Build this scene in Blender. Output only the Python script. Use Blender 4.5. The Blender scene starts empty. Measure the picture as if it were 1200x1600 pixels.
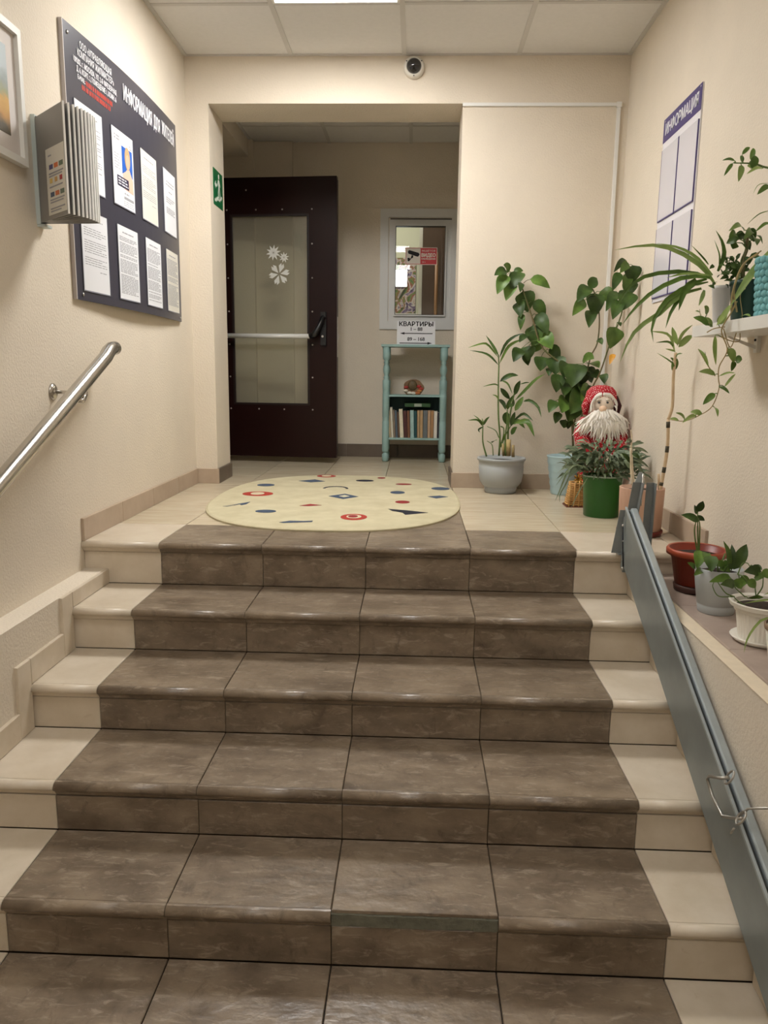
import bpy, bmesh, math, random
from math import sin, cos, pi, radians
from mathutils import Vector, Matrix
random.seed(7)
scene = bpy.context.scene
col = scene.collection

# ------------------------------------------------------------------ camera
CAM_LOC = Vector((0.9774, -2.8831, 0.6566))
F_PX, PITCH, YAW, ROLL = 1206.9, 0.1784, 0.0376, 0.0123
fwd = Vector((-sin(YAW) * cos(PITCH), cos(YAW) * cos(PITCH), -sin(PITCH)))
r0 = Vector((cos(YAW), sin(YAW), 0)); u0 = r0.cross(fwd)
rt = r0 * cos(ROLL) + u0 * sin(ROLL); upv = u0 * cos(ROLL) - r0 * sin(ROLL)
cd = bpy.data.cameras.new('camera'); cam = bpy.data.objects.new('camera', cd); col.objects.link(cam)
M = Matrix((rt, upv, -fwd)).transposed().to_4x4(); M.translation = CAM_LOC
cam.matrix_world = M
cd.sensor_fit = 'VERTICAL'; cd.sensor_height = 32.0; cd.sensor_width = 24.0
cd.lens = F_PX / 1600 * 32.0
cd.clip_start = 0.02
scene.camera = cam

# ------------------------------------------------------------------ world, exposure
w = bpy.data.worlds.new('world'); scene.world = w; w.use_nodes = True
w.node_tree.nodes['Background'].inputs[0].default_value = (0.9, 0.92, 1, 1)
w.node_tree.nodes['Background'].inputs[1].default_value = 0.05
vs = scene.view_settings
vs.view_transform = 'Standard'; vs.look = 'None'; vs.gamma = 1.0; vs.use_curve_mapping = False
vs.exposure = 0.88
PANEL_MAIN = 24.0       # led panel above the landing
PANEL_REAR = 8.5       # led panels further back along the corridor
PANEL_COLOR = (1.0, 0.985, 0.955)

# ------------------------------------------------------------------ helpers
def lin(c):
    c = c / 255.0
    return c / 12.92 if c <= 0.04045 else ((c + 0.055) / 1.055) ** 2.4
def rgb(r, g, b): return (lin(r), lin(g), lin(b), 1)

MATS = {}
def mat(name, color, rough=0.5, metal=0.0, var=0.0, scale=8.0, bump=0.0, bscale=60.0, spec=0.5, stretch=(1, 1, 1), color2=None, detail=6, rnd=0.0, sss=0.0, coat=0.0):
    if name in MATS: return MATS[name]
    m = bpy.data.materials.new(name); m.use_nodes = True; MATS[name] = m
    nt = m.node_tree; N = nt.nodes; L = nt.links
    b = N['Principled BSDF']
    b.inputs['Base Color'].default_value = color
    b.inputs['Roughness'].default_value = rough
    b.inputs['Metallic'].default_value = metal
    b.inputs['Specular IOR Level'].default_value = spec
    if coat: b.inputs['Coat Weight'].default_value = coat
    tc = N.new('ShaderNodeTexCoord'); mp = N.new('ShaderNodeMapping'); oi = N.new('ShaderNodeObjectInfo')
    mul = N.new('ShaderNodeVectorMath'); mul.operation = 'SCALE'; mul.inputs[0].default_value = (37, 53, 71)
    L.new(oi.outputs['Random'], mul.inputs['Scale'])
    mp.inputs['Scale'].default_value = stretch
    L.new(tc.outputs['Object'], mp.inputs['Vector'])
    add = N.new('ShaderNodeVectorMath'); add.operation = 'ADD'
    L.new(mp.outputs[0], add.inputs[0]); L.new(mul.outputs[0], add.inputs[1])
    if var or color2:
        nz = N.new('ShaderNodeTexNoise'); nz.inputs['Scale'].default_value = scale
        nz.inputs['Detail'].default_value = detail; nz.inputs['Roughness'].default_value = 0.6
        L.new(add.outputs[0], nz.inputs['Vector'])
        rp = N.new('ShaderNodeValToRGB')
        c2 = color2 or tuple(min(1, c * (1 + var)) for c in color[:3]) + (1,)
        c1 = color if color2 else tuple(c * (1 - var) for c in color[:3]) + (1,)
        rp.color_ramp.elements[0].position = 0.32; rp.color_ramp.elements[1].position = 0.68
        rp.color_ramp.elements[0].color = c1; rp.color_ramp.elements[1].color = c2
        L.new(nz.outputs['Fac'], rp.inputs['Fac'])
        out = rp.outputs['Color']
        if rnd:
            hs = N.new('ShaderNodeHueSaturation')
            mr = N.new('ShaderNodeMapRange'); mr.inputs['To Min'].default_value = 1 - rnd; mr.inputs['To Max'].default_value = 1 + rnd
            L.new(oi.outputs['Random'], mr.inputs['Value']); L.new(mr.outputs[0], hs.inputs['Value'])
            L.new(out, hs.inputs['Color']); out = hs.outputs['Color']
        L.new(out, b.inputs['Base Color'])
    if bump:
        n2 = N.new('ShaderNodeTexNoise'); n2.inputs['Scale'].default_value = bscale; n2.inputs['Detail'].default_value = 4
        L.new(add.outputs[0], n2.inputs['Vector'])
        bp = N.new('ShaderNodeBump'); bp.inputs['Strength'].default_value = bump; bp.inputs['Distance'].default_value = 0.004
        L.new(n2.outputs['Fac'], bp.inputs['Height']); L.new(bp.outputs['Normal'], b.inputs['Normal'])
    return m
def emis(name, color, strength):
    if name in MATS: return MATS[name]
    m = bpy.data.materials.new(name); m.use_nodes = True; MATS[name] = m
    b = m.node_tree.nodes['Principled BSDF']
    b.inputs['Base Color'].default_value = (*color[:3], 1)
    b.inputs['Emission Color'].default_value = (*color[:3], 1); b.inputs['Emission Strength'].default_value = strength
    return m
def glassmat(name, tint, rough=0.02, ior=1.45, haze=0.0):
    m = bpy.data.materials.new(name); m.use_nodes = True; MATS[name] = m
    nt = m.node_tree; N = nt.nodes; L = nt.links; N.remove(N['Principled BSDF'])
    tr = N.new('ShaderNodeBsdfTransparent'); tr.inputs[0].default_value = tint
    gl = N.new('ShaderNodeBsdfGlossy'); gl.inputs['Roughness'].default_value = rough
    fr = N.new('ShaderNodeFresnel'); fr.inputs[0].default_value = ior
    mx = N.new('ShaderNodeMixShader'); L.new(fr.outputs[0], mx.inputs[0]); L.new(tr.outputs[0], mx.inputs[1]); L.new(gl.outputs[0], mx.inputs[2])
    last = mx.outputs[0]
    if haze:
        df = N.new('ShaderNodeBsdfDiffuse'); df.inputs[0].default_value = (.8, .78, .7, 1)
        m2 = N.new('ShaderNodeMixShader'); m2.inputs[0].default_value = haze
        L.new(last, m2.inputs[1]); L.new(df.outputs[0], m2.inputs[2]); last = m2.outputs[0]
    L.new(last, N['Material Output'].inputs[0])
    return m

class MB:
    def __init__(s): s.v = []; s.f = []; s.sm = []
    def add(s, vs, fs, smooth=False):
        o = len(s.v); s.v += [tuple(v) for v in vs]; s.f += [tuple(i + o for i in f) for f in fs]; s.sm += [smooth] * len(fs); return s
    def box(s, a, b):
        x0, y0, z0 = a; x1, y1, z1 = b
        return s.add([(x0,y0,z0),(x1,y0,z0),(x1,y1,z0),(x0,y1,z0),(x0,y0,z1),(x1,y0,z1),(x1,y1,z1),(x0,y1,z1)],
              [(0,3,2,1),(4,5,6,7),(0,1,5,4),(1,2,6,5),(2,3,7,6),(3,0,4,7)])
    def hexa(s, p):   # 8 points: bottom loop then top loop
        return s.add(p, [(0,3,2,1),(4,5,6,7),(0,1,5,4),(1,2,6,5),(2,3,7,6),(3,0,4,7)])
    def tube(s, pts, r, n=8, cap=True):
        pts = [Vector(p) for p in pts]; rs = r if isinstance(r, (list, tuple)) else [r] * len(pts)
        rings = []; prev = None
        for i, p in enumerate(pts):
            t = (pts[min(i + 1, len(pts) - 1)] - pts[max(i - 1, 0)]).normalized()
            if prev is None:
                a = Vector((0, 0, 1)) if abs(t.z) < .9 else Vector((1, 0, 0)); u = t.cross(a).normalized()
            else: u = (prev - t * prev.dot(t)).normalized()
            prev = u; v = t.cross(u)
            rings.append([p + (u * cos(2*pi*k/n) + v * sin(2*pi*k/n)) * rs[i] for k in range(n)])
        vs = [q for R in rings for q in R]; fs = []
        for i in range(len(pts) - 1):
            for k in range(n):
                fs.append((i*n + k, i*n + (k+1) % n, (i+1)*n + (k+1) % n, (i+1)*n + k))
        s.add(vs, fs, True)
        if cap:
            o = len(s.v) - len(vs)
            s.f += [tuple(o + k for k in reversed(range(n))), tuple(o + (len(pts)-1)*n + k for k in range(n))]; s.sm += [False, False]
        return s
    def lathe(s, prof, c=(0,0,0), n=28, sx=1.0, sy=1.0, smooth=True, cap=True):
        vs = []; fs = []
        for r, z in prof:
            for k in range(n): vs.append((c[0] + r*sx*cos(2*pi*k/n), c[1] + r*sy*sin(2*pi*k/n), c[2] + z))
        for i in range(len(prof) - 1):
            for k in range(n): fs.append((i*n + k, i*n + (k+1) % n, (i+1)*n + (k+1) % n, (i+1)*n + k))
        s.add(vs, fs, smooth); o = len(s.v) - len(vs)
        if cap and prof[0][0] > 1e-6: s.f.append(tuple(o + k for k in reversed(range(n)))); s.sm.append(False)
        if cap and prof[-1][0] > 1e-6: s.f.append(tuple(o + (len(prof)-1)*n + k for k in range(n))); s.sm.append(False)
        return s
    def prism(s, poly, fn, d0, d1):
        """poly of (a,b); fn(a,b,d)->xyz"""
        n = len(poly)
        vs = [fn(a, b, d0) for a, b in poly] + [fn(a, b, d1) for a, b in poly]
        fs = [tuple(range(n)), tuple(reversed(range(n, 2*n)))] + [(k, n + k, n + (k+1) % n, (k+1) % n) for k in range(n)]
        return s.add(vs, fs)
    def ball(s, c, r, nu=14, nv=8):
        rx, ry, rz = r if isinstance(r, (tuple, list)) else (r, r, r)
        vs = [(c[0], c[1], c[2] - rz)]
        for j in range(1, nv):
            ph = -pi/2 + pi*j/nv
            for k in range(nu): vs.append((c[0] + rx*cos(ph)*cos(2*pi*k/nu), c[1] + ry*cos(ph)*sin(2*pi*k/nu), c[2] + rz*sin(ph)))
        vs.append((c[0], c[1], c[2] + rz)); fs = []
        for k in range(nu): fs.append((0, 1 + (k+1) % nu, 1 + k)); fs.append((len(vs)-1, 1 + (nv-2)*nu + k, 1 + (nv-2)*nu + (k+1) % nu))
        for j in range(nv - 2):
            for k in range(nu): fs.append((1 + j*nu + k, 1 + j*nu + (k+1) % nu, 1 + (j+1)*nu + (k+1) % nu, 1 + (j+1)*nu + k))
        return s.add(vs, fs, True)
    def mesh(s, name):
        me = bpy.data.meshes.new(name); me.from_pydata(s.v, [], s.f); me.update()
        bm = bmesh.new(); bm.from_mesh(me)
        sm = s.sm
        for i, f in enumerate(bm.faces): f.smooth = sm[i]
        bmesh.ops.recalc_face_normals(bm, faces=bm.faces)
        bm.to_mesh(me); bm.free()
        return me
    def build(s, name, m, parent=None, loc=None, rot=None): return obj(name, s.mesh(name), m, parent, loc, rot)

def obj(name, me, m, parent=None, loc=None, rot=None):
    o = bpy.data.objects.new(name, me); col.objects.link(o)
    if m is not None and not me.materials: me.materials.append(m)
    if parent is not None: o.parent = parent
    if loc is not None: o.location = loc
    if rot is not None: o.rotation_euler = rot
    return o
def empty(name, loc=(0,0,0), rot=(0,0,0), parent=None):
    o = bpy.data.objects.new(name, None); col.objects.link(o); o.location = loc; o.rotation_euler = rot; o.empty_display_size = .05
    if parent: o.parent = parent
    return o
def tag(o, label, cat=None, group=None, kind=None):
    o['label'] = label
    if cat: o['category'] = cat
    if group: o['group'] = group
    if kind: o['kind'] = kind
    return o
def struct(o, label=None):
    o['kind'] = 'structure'
    if label: o['label'] = label
    return o

TILES = {}
def tile(name, a, b, m, parent, ch=0.0018, up='z'):
    """one tile: a chamfered slab; alike tiles share their mesh"""
    d = [round(b[i] - a[i], 4) for i in range(3)]
    key = (name, tuple(d), m.name, up, ch)
    if key not in TILES:
        hx, hy, hz = [q / 2 for q in d]; c = ch
        ax = {'z': 2, 'y': 1, 'x': 0, '-y': 1, '-x': 0}[up]; sg = -1 if up[0] == '-' else 1
        o = [i for i in range(3) if i != ax]; h = (hx, hy, hz)
        lv = []
        for (t, ins) in ((-1, 0), (1 - 2*c/(2*h[ax]) , 0), (1, c)):
            for (s0, s1) in ((-1,-1),(1,-1),(1,1),(-1,1)):
                p = [0,0,0]; p[ax] = sg * t * h[ax]; p[o[0]] = s0 * (h[o[0]] - ins); p[o[1]] = s1 * (h[o[1]] - ins); lv.append(tuple(p))
        fs = [(3,2,1,0),(8,9,10,11)] + [(i*4 + k, i*4 + (k+1) % 4, (i+1)*4 + (k+1) % 4, (i+1)*4 + k) for i in (0,1) for k in range(4)]
        TILES[key] = MB().add(lv, fs).mesh(name)
    return obj(name, TILES[key], m, parent, loc=tuple((a[i] + b[i]) / 2 for i in range(3)))

def text(name, body, size, m, loc, rot, parent=None, sx=1.0, bold=0.0, align='CENTER', depth=0.0004, fit=None):
    c = bpy.data.curves.new(name, 'FONT'); c.body = body; c.size = size; c.align_x = align; c.align_y = 'CENTER'
    c.extrude = depth; c.resolution_u = 3; c.space_line = 1.0
    t = bpy.data.objects.new(name, c); col.objects.link(t)
    me = bpy.data.meshes.new_from_object(t)
    bpy.data.objects.remove(t)
    me.materials.clear()
    if bold:      # heavier weight: slightly shifted copies joined into the same lettering
        bm = bmesh.new()
        for q_, (dx, dy) in enumerate(((0, 0), (bold, 0), (-bold, 0), (0, bold*.7), (0, -bold*.7))):
            n_ = len(bm.verts); bm.from_mesh(me); bm.verts.ensure_lookup_table()
            for v in bm.verts[n_:]: v.co.x += dx; v.co.y += dy; v.co.z += q_*.00015
        bm.to_mesh(me); bm.free()
    if fit:
        xs_ = [v.co.x for v in me.vertices]; sx = fit / (max(xs_) - min(xs_))
    o = obj(name, me, m, parent, loc, rot); o.scale = (sx, 1, 1)
    return o
ROT_L = (pi/2, 0, pi/2)     # print on the left wall, facing into the room
ROT_R = (pi/2, 0, -pi/2)
ROT_F = (pi/2, 0, 0)

# ------------------------------------------------------------------ materials
PLASTER = mat("plaster", rgb(223, 212, 195), .85, var=.03, scale=3, bump=.55, bscale=110, spec=.2)
PLASTER_V = PLASTER
CEIL = mat('ceiling_board', rgb(228, 226, 223), .9, var=.02, scale=40, bump=.15, bscale=300, spec=.2)
CEILBAR = mat('ceiling_bar', rgb(206, 203, 198), .5)
BROWN = mat('brown_stoneware', rgb(104, 90, 75), .33, color2=rgb(148, 132, 113), scale=6.5, bump=.7, bscale=22, detail=12, rnd=.05, stretch=(1, 1.5, 1.5))
BEIGE = mat('beige_stoneware', rgb(202, 188, 166), .36, color2=rgb(218, 206, 188), scale=7, bump=.05, bscale=40, rnd=.03, detail=8)
FLOORT = mat('beige_floor_tile', rgb(190, 175, 150), .26, color2=rgb(210, 197, 172), scale=5, stretch=(1, 7, 1), bump=.03, bscale=30, rnd=.03, detail=8)
SKIRT = mat('taupe_skirting_tile', rgb(172, 152, 132), .45, color2=rgb(188, 170, 150), scale=6, rnd=.04)
SKIRTD = mat('dark_skirting_tile', rgb(98, 85, 73), .45, color2=rgb(112, 98, 86), scale=6)
GROUT = mat('grout', rgb(92, 78, 64), .9, var=.15, scale=30)
GROUTD = mat('grout_dark', rgb(52, 44, 37), .9, var=.1, scale=30)
WHITEP = mat('white_plastic', rgb(232, 231, 228), .35)
WHITEM = mat('white_paint', rgb(228, 226, 220), .45)
PAPER = mat('paper', rgb(226, 227, 231), .7, var=.015, scale=6)
PAPERC = mat('paper_cream', rgb(218, 214, 203), .7, var=.015, scale=6)
INK = mat('ink', rgb(158, 158, 162), .8)
INKD = mat('ink_dark', rgb(28, 28, 32), .8)
STEEL = mat('steel', rgb(196, 192, 186), .22, 1.0, var=.03, scale=20)
GALV = mat('galvanised', rgb(134, 142, 142), .40, .35, var=.1, scale=7, stretch=(1, 1, 1), bump=.05, bscale=20)
GALVL = mat('galvanised_light', rgb(166, 176, 180), .34, .35, var=.06, scale=9)
IRON = mat('iron_angle', rgb(124, 128, 127), .45, .1, var=.1, scale=12)
SOIL = mat('soil', rgb(46, 32, 24), .95, var=.5, scale=90, bump=1.0, bscale=120)
LEAFD = mat('leaf_dark', rgb(44, 66, 26), .46, color2=rgb(70, 96, 40), scale=18, rnd=.3, coat=.0, spec=.35)
LEAFM = mat('leaf_mid', rgb(72, 102, 40), .44, color2=rgb(106, 136, 60), scale=18, rnd=.25, spec=.35)
LEAFL = mat('leaf_light', rgb(118, 146, 70), .45, color2=rgb(160, 182, 108), scale=14, rnd=.2)
LEAFG = mat('leaf_greygreen', rgb(88, 108, 80), .55, color2=rgb(138, 152, 120), scale=30, rnd=.25)
LEAFY = mat('leaf_yellow', rgb(196, 140, 40), .5, var=.2, scale=20)
STEMB = mat('stem_brown', rgb(112, 88, 60), .7, color2=rgb(88, 104, 56), scale=25)
STEMG = mat('stem_green', rgb(92, 116, 56), .6, var=.2, scale=25)
STRAW = mat('stem_straw', rgb(168, 148, 100), .7, var=.2, scale=30)
CANE = mat('cane_bark', rgb(198, 170, 134), .7, color2=rgb(214, 190, 156), scale=30)
CANED = mat('cane_scar', rgb(64, 58, 40), .7, var=.2)
def veins(m, col, scale, lo, hi, stretch):
    """sharp pale mineral streaks over a stone material"""
    nt = m.node_tree; N = nt.nodes; L = nt.links; b = N['Principled BSDF']
    src = b.inputs['Base Color'].links[0].from_socket
    add = [n for n in N if n.type == 'VECT_MATH' and n.operation == 'ADD'][0]
    mp = N.new('ShaderNodeMapping'); mp.inputs['Scale'].default_value = stretch; mp.inputs['Rotation'].default_value = (0, 0, .5)
    L.new(add.outputs[0], mp.inputs['Vector'])
    nz = N.new('ShaderNodeTexNoise'); nz.inputs['Scale'].default_value = scale; nz.inputs['Detail'].default_value = 8; nz.inputs['Roughness'].default_value = .7; nz.inputs['Distortion'].default_value = .8
    L.new(mp.outputs[0], nz.inputs['Vector'])
    mr = N.new('ShaderNodeMapRange'); mr.inputs['From Min'].default_value = lo; mr.inputs['From Max'].default_value = hi; mr.inputs['To Max'].default_value = .75
    L.new(nz.outputs['Fac'], mr.inputs['Value'])
    mx = N.new('ShaderNodeMix'); mx.data_type = 'RGBA'; mx.inputs['B'].default_value = col
    L.new(src, mx.inputs['A']); L.new(mr.outputs[0], mx.inputs['Factor']); L.new(mx.outputs['Result'], b.inputs['Base Color'])
veins(BROWN, rgb(182, 168, 150), 15, .53, .72, (1, 2.0, 2.0))
veins(BROWN, rgb(78, 64, 52), 9, .55, .75, (2.0, 1, 1))
veins(BEIGE, rgb(176, 152, 122), 22, .62, .85, (1, 1, 1))
veins(PLASTER, rgb(214, 203, 187), 90, .55, .8, (1, 1, 1))
# ------------------------------------------------------------------ the place: dimensions in metres
XL, XR, YF, ZC = -0.304, 2.088, 1.611, 2.326      # side walls, cross wall, ceiling
YB = 3.218                                        # back wall of the vestibule
YREAR = -4.6
Z = [0, -.1706, -.3226, -.4692, -.6154, -.7647]   # landing, treads, lower floor
YN = [0, -.3142, -.6314, -.9493, -1.2412]         # nosing lines
YR = [None, .0163, -.2990, -.6225, -.9448, -1.2323]   # riser face standing at the back of tread k
SL, SR = -.22, 1.815                              # stair sides (ledge faces)
ZLL, ZLR = -.112, -.093                           # ledge tops
T = .15

# walls
struct(MB().box((XL - T, YREAR, Z[5] - .1), (XL, YF + .02, ZC + .1)).build('wall_left', PLASTER), 'cream textured plaster wall carrying the handrail')
struct(MB().box((XR, YREAR, Z[5] - .1), (XR + T, YF + .02, ZC + .1)).build('wall_right', PLASTER), 'cream textured plaster wall carrying the plant shelf')
struct(MB().box((XL - T, YREAR - T, Z[5] - .1), (XR + T, YREAR, ZC + .1)).build('wall_rear', PLASTER))
# cross wall with the wide opening: pier, beam, right block in one piece
PX, BX, BZ, YF2 = -.178, 1.207, 2.088, 1.929
poly = [(-1.0, -.05), (PX, -.05), (PX, BZ), (BX, BZ), (BX, -.05), (2.6, -.05), (2.6, ZC + .1), (-1.0, ZC + .1)]
struct(MB().prism(poly, lambda a, b, d: (a, d, b), YF, YF2).build('wall_front', PLASTER), 'cream plaster cross wall with wide opening under a beam')
# vestibule
VL, VR = -.95, 2.2
struct(MB().box((VL - T, YF2 - .02, -.05), (VL, YB + .1, ZC + .1)).build('wall_vestibule_left', PLASTER))
struct(MB().box((VR, YF2 - .02, -.05), (VR + T, YB + .1, ZC + .1)).build('wall_vestibule_right', PLASTER))
WX0, WX1, WZ0, WZ1 = .765, 1.236, 1.048, 1.792     # window opening
wb = MB()
wb.box((VL, YB, -.05), (WX0, YB + .12, ZC + .1)); wb.box((WX1, YB, -.05), (VR, YB + .12, ZC + .1))
wb.box((WX0, YB, -.05), (WX1, YB + .12, WZ0)); wb.box((WX0, YB, WZ1), (WX1, YB + .12, ZC + .1))
wb.box((VL, YB - .045, 0), (.039, YB + .001, ZC)); wb.box((VL, YB - .10, 0), (-.245, YB - .04, ZC))
struct(wb.build('wall_back', PLASTER_V), 'cream wall of the vestibule with the small window')
struct(MB().box((VL, YF2, 2.205), (-.279, YB, ZC)).build('trim_1', PLASTER), 'boxed bulkhead under the vestibule ceiling')

# ------------------------------------------------------------------ ceiling: panels lying in a grid of bars
ceil = struct(MB().box((VL, YREAR, ZC + .03), (VR, YB + .1, ZC + .06)).build('ceiling', CEIL), 'suspended ceiling of square mineral panels in a white grid')
GX = [XL, .278, .886, 1.496, XR]
GY = [YF] + [1.024 - .607 * k for k in range(9)] + [YREAR]
LIGHTS = {(1, 1): PANEL_MAIN, (1, 5): PANEL_REAR, (1, 8): PANEL_REAR}
CM = {}
for j in range(len(GY) - 1):
    for i in range(4):
        x0, x1, y1, y0 = GX[i] + .011, GX[i+1] - .011, GY[j] - .011, GY[j+1] + .011
        if (i, j) in LIGHTS: continue
        k = (round(x1 - x0, 3), round(y1 - y0, 3))
        if k not in CM: CM[k] = MB().box((-k[0]/2, -k[1]/2, 0), (k[0]/2, k[1]/2, .015)).mesh('ceiling_panel')
        obj('ceiling_panel', CM[k], CEIL, ceil, loc=((x0 + x1)/2, (y0 + y1)/2, ZC + .004))
for x in GX[1:4]: MB().box((x - .012, YREAR, ZC), (x + .012, YF, ZC + .006)).build('grid_bar', CEILBAR, ceil)
for y in GY[1:-1]:
    for i in range(4): MB().box((GX[i] + .012, y - .012, ZC + .0005), (GX[i+1] - .012, y + .012, ZC + .006)).build('grid_bar', CEILBAR, ceil)
for a, b in (((XL, YREAR, ZC - .002), (XL + .02, YF, ZC + .004)), ((XR - .02, YREAR, ZC - .002), (XR, YF, ZC + .004)), ((XL + .02, YF - .016, ZC - .002), (XR - .02, YF, ZC + .004))):
    MB().box(a, b).build('edge_bar', CEILBAR, ceil)
VX = [-.279, .309, .916, 1.523, VR]; VY = [YF2, 2.215, 2.818, YB]
for j in range(3):
    for i in range(4):
        x0, x1, y0, y1 = VX[i] + .011, VX[i+1] - .011, VY[j] + .011, VY[j+1] - .011
        k = (round(x1 - x0, 3), round(y1 - y0, 3))
        if k not in CM: CM[k] = MB().box((-k[0]/2, -k[1]/2, 0), (k[0]/2, k[1]/2, .015)).mesh('ceiling_panel')
        obj('ceiling_panel', CM[k], CEIL, ceil, loc=((x0 + x1)/2, (y0 + y1)/2, ZC + .004))
for x in VX[1:4]: MB().box((x - .012, YF2, ZC), (x + .012, YB, ZC + .006)).build('grid_bar', CEILBAR, ceil)
for y in VY[1:3]:
    for i in range(4): MB().box((VX[i] + .012, y - .012, ZC + .0005), (VX[i+1] - .012, y + .012, ZC + .006)).build('grid_bar', CEILBAR, ceil)
MB().box((VX[0], YF2, ZC - .002), (VX[0] + .02, YB, ZC + .004)).build('edge_bar', CEILBAR, ceil)
LABELS = {(1, 1): 'glowing square ceiling light panel set in the grid above the landing', (1, 5): 'glowing square ceiling light panel set in the grid above the stairs foot', (1, 8): 'glowing square ceiling light panel next to the rear wall'}
for (i, j), st in LIGHTS.items():
    x0, x1, y1, y0 = GX[i] + .012, GX[i+1] - .012, GY[j] - .012, GY[j+1] + .012
    t = tag(empty('ceiling_light', ((x0 + x1)/2, (y0 + y1)/2, ZC)), LABELS[(i, j)], 'light', 'led panels in the ceiling')
    hx, hy = (x1 - x0)/2, (y1 - y0)/2
    f = MB()
    for a, b in (((-hx, -hy), (hx, -hy + .012)), ((-hx, hy - .012), (hx, hy)), ((-hx, -hy + .012), (-hx + .012, hy - .012)), ((hx - .012, -hy + .012), (hx, hy - .012))):
        f.box((a[0], a[1], -.003), (b[0], b[1], .01))
    f.build('frame', WHITEM, t)
    MB().box((-hx + .012, -hy + .012, .0), (hx - .012, hy - .012, .008)).build('diffuser', emis('led_%d' % j, PANEL_COLOR, st), t)

# ------------------------------------------------------------------ floors and stairs
floor = struct(MB().box((VL, 0.018, -.08), (VR, YB + .02, -.009)).build('floor', GROUT), 'beige tiled landing and vestibule floor')
g = .0013
def floor_rows():
    xs = [XL, 0, .4, .8, 1.204, 1.607, 2.0, XR]
    ys = [.0115, .362, .775, 1.18, 1.585, 1.99, 2.395, 2.80, YB]
    for j in range(len(ys) - 1):
        xx = xs
        if ys[j] > 1.9: xx = [VL, -.4] + [0, .4, .8, 1.204, 1.607, 2.0, VR]
        for i in range(len(xx) - 1):
            m = FLOORT
            if j == 0: m = BROWN if -.01 < xx[i] and xx[i+1] < 1.65 else BEIGE
            if j == 1 and abs(xx[i] - .8) < .01: m = BROWN
            tile('floor_tile', (xx[i] + g, ys[j] + g, -.0095), (xx[i+1] - g, ys[j+1] - g, 0), m, floor)
floor_rows()

stairs = struct(empty('stairs', (0, 0, 0)), 'five steps of brown stoneware with beige side tiles')
core = [(.6, -.011), (.03, -.011)]
for k in range(5):
    core += [(YR[k+1] + .011, Z[k] - .011), (YR[k+1] + .011, Z[k+1] - .011)]
core += [(YREAR, Z[5] - .011), (YREAR, Z[5] - .12), (.6, Z[5] - .12)]
struct_core = MB().prism(core, lambda a, b, d: (d, a, b), XL, XR).build('step_core', GROUT, stairs)
XS = [0, .4, .8, 1.2, 1.6]
prof = [(.0105, 0), (.004, -.0006), (-.004, -.0035), (-.0095, -.009), (-.0115, -.0155), (-.0095, -.0215), (-.004, -.0255), (.0, -.0265), (.0, -.0305), (.004, -.0315), (.004, -.0355), (.0085, -.0365), (.0085, -.041), (.0105, -.041)]
NM = {}
def nosing(x0, x1, y, z, m):
    k = (round(x1 - x0, 4), m.name)
    if k not in NM:
        mb = MB().prism(prof, lambda a, b, d: (d, a, b), -k[0]/2, k[0]/2); mb.sm = [False]*2 + [1 <= i <= 6 for i in range(len(prof))]
        NM[k] = mb.mesh('nosing_tile')
    return obj('nosing_tile', NM[k], m, stairs, loc=((x0 + x1)/2, y, z))
for k in range(5):
    xl, xr = (XL, XR) if k == 0 else (SL, SR)
    segs = [(xl, 0)] + [(XS[i], XS[i+1]) for i in range(4)] + ([(1.6, 2.0), (2.0, xr)] if k == 0 else [(1.6, xr)])
    for i, (a, b) in enumerate(segs):
        m = BROWN if 1 <= i <= 4 else BEIGE
        missing = (k == 4 and i == 3)
        if not missing: nosing(a + .0008, b - .0008, YN[k], Z[k], m)
        else:
            mb = MB(); n = 14
            for q in range(n):   # bare mortar where the nosing has broken off
                xa, xb = a + .4*q/n, a + .4*(q+1)/n
                mb.box((xa, YN[k] + .006 + random.uniform(0, .003), Z[k] - .041), (xb, YN[k] + .03, Z[k] - .0098 - random.uniform(0, .002)))
            tag(mb.build('mortar_bed', mat('mortar', rgb(112, 112, 98), .9, var=.2, scale=40, bump=.6, bscale=90), stairs), 'grey mortar strip where a nosing tile is missing')
        tile('riser_tile', (a + .0008, YR[k+1], Z[k+1] + .001), (b - .0008, YR[k+1] + .010, Z[k] - .0432), m, stairs, up='-y', ch=.0015)
        if k >= 1:
            y0 = YN[k] + .0115
            tile('tread_tile', (a + .0012, y0 + .0006, Z[k] - .0098), (b - .0012, YR[k] - .0008, Z[k]), m, stairs)
# lower floor
low = struct(MB().box((XL, YREAR, Z[5] - .06), (XR, YR[5] + .01, Z[5] - .0105)).build('floor_lower', GROUTD), 'brown tiled floor at the foot of the steps')
segs = [(SL, 0)] + [(XS[i], XS[i+1]) for i in range(4)] + [(1.6, SR)]
ys = [YR[5] - .001 - .41*i for i in range(9)]
for j in range(8):
    for i, (a, b) in enumerate(segs):
        tile('floor_tile', (a + .0015, ys[j+1] + .0015, Z[5] - .0098), (b - .0015, ys[j] - .0005, Z[5]), BROWN if 1 <= i <= 4 else BEIGE, low)

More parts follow.
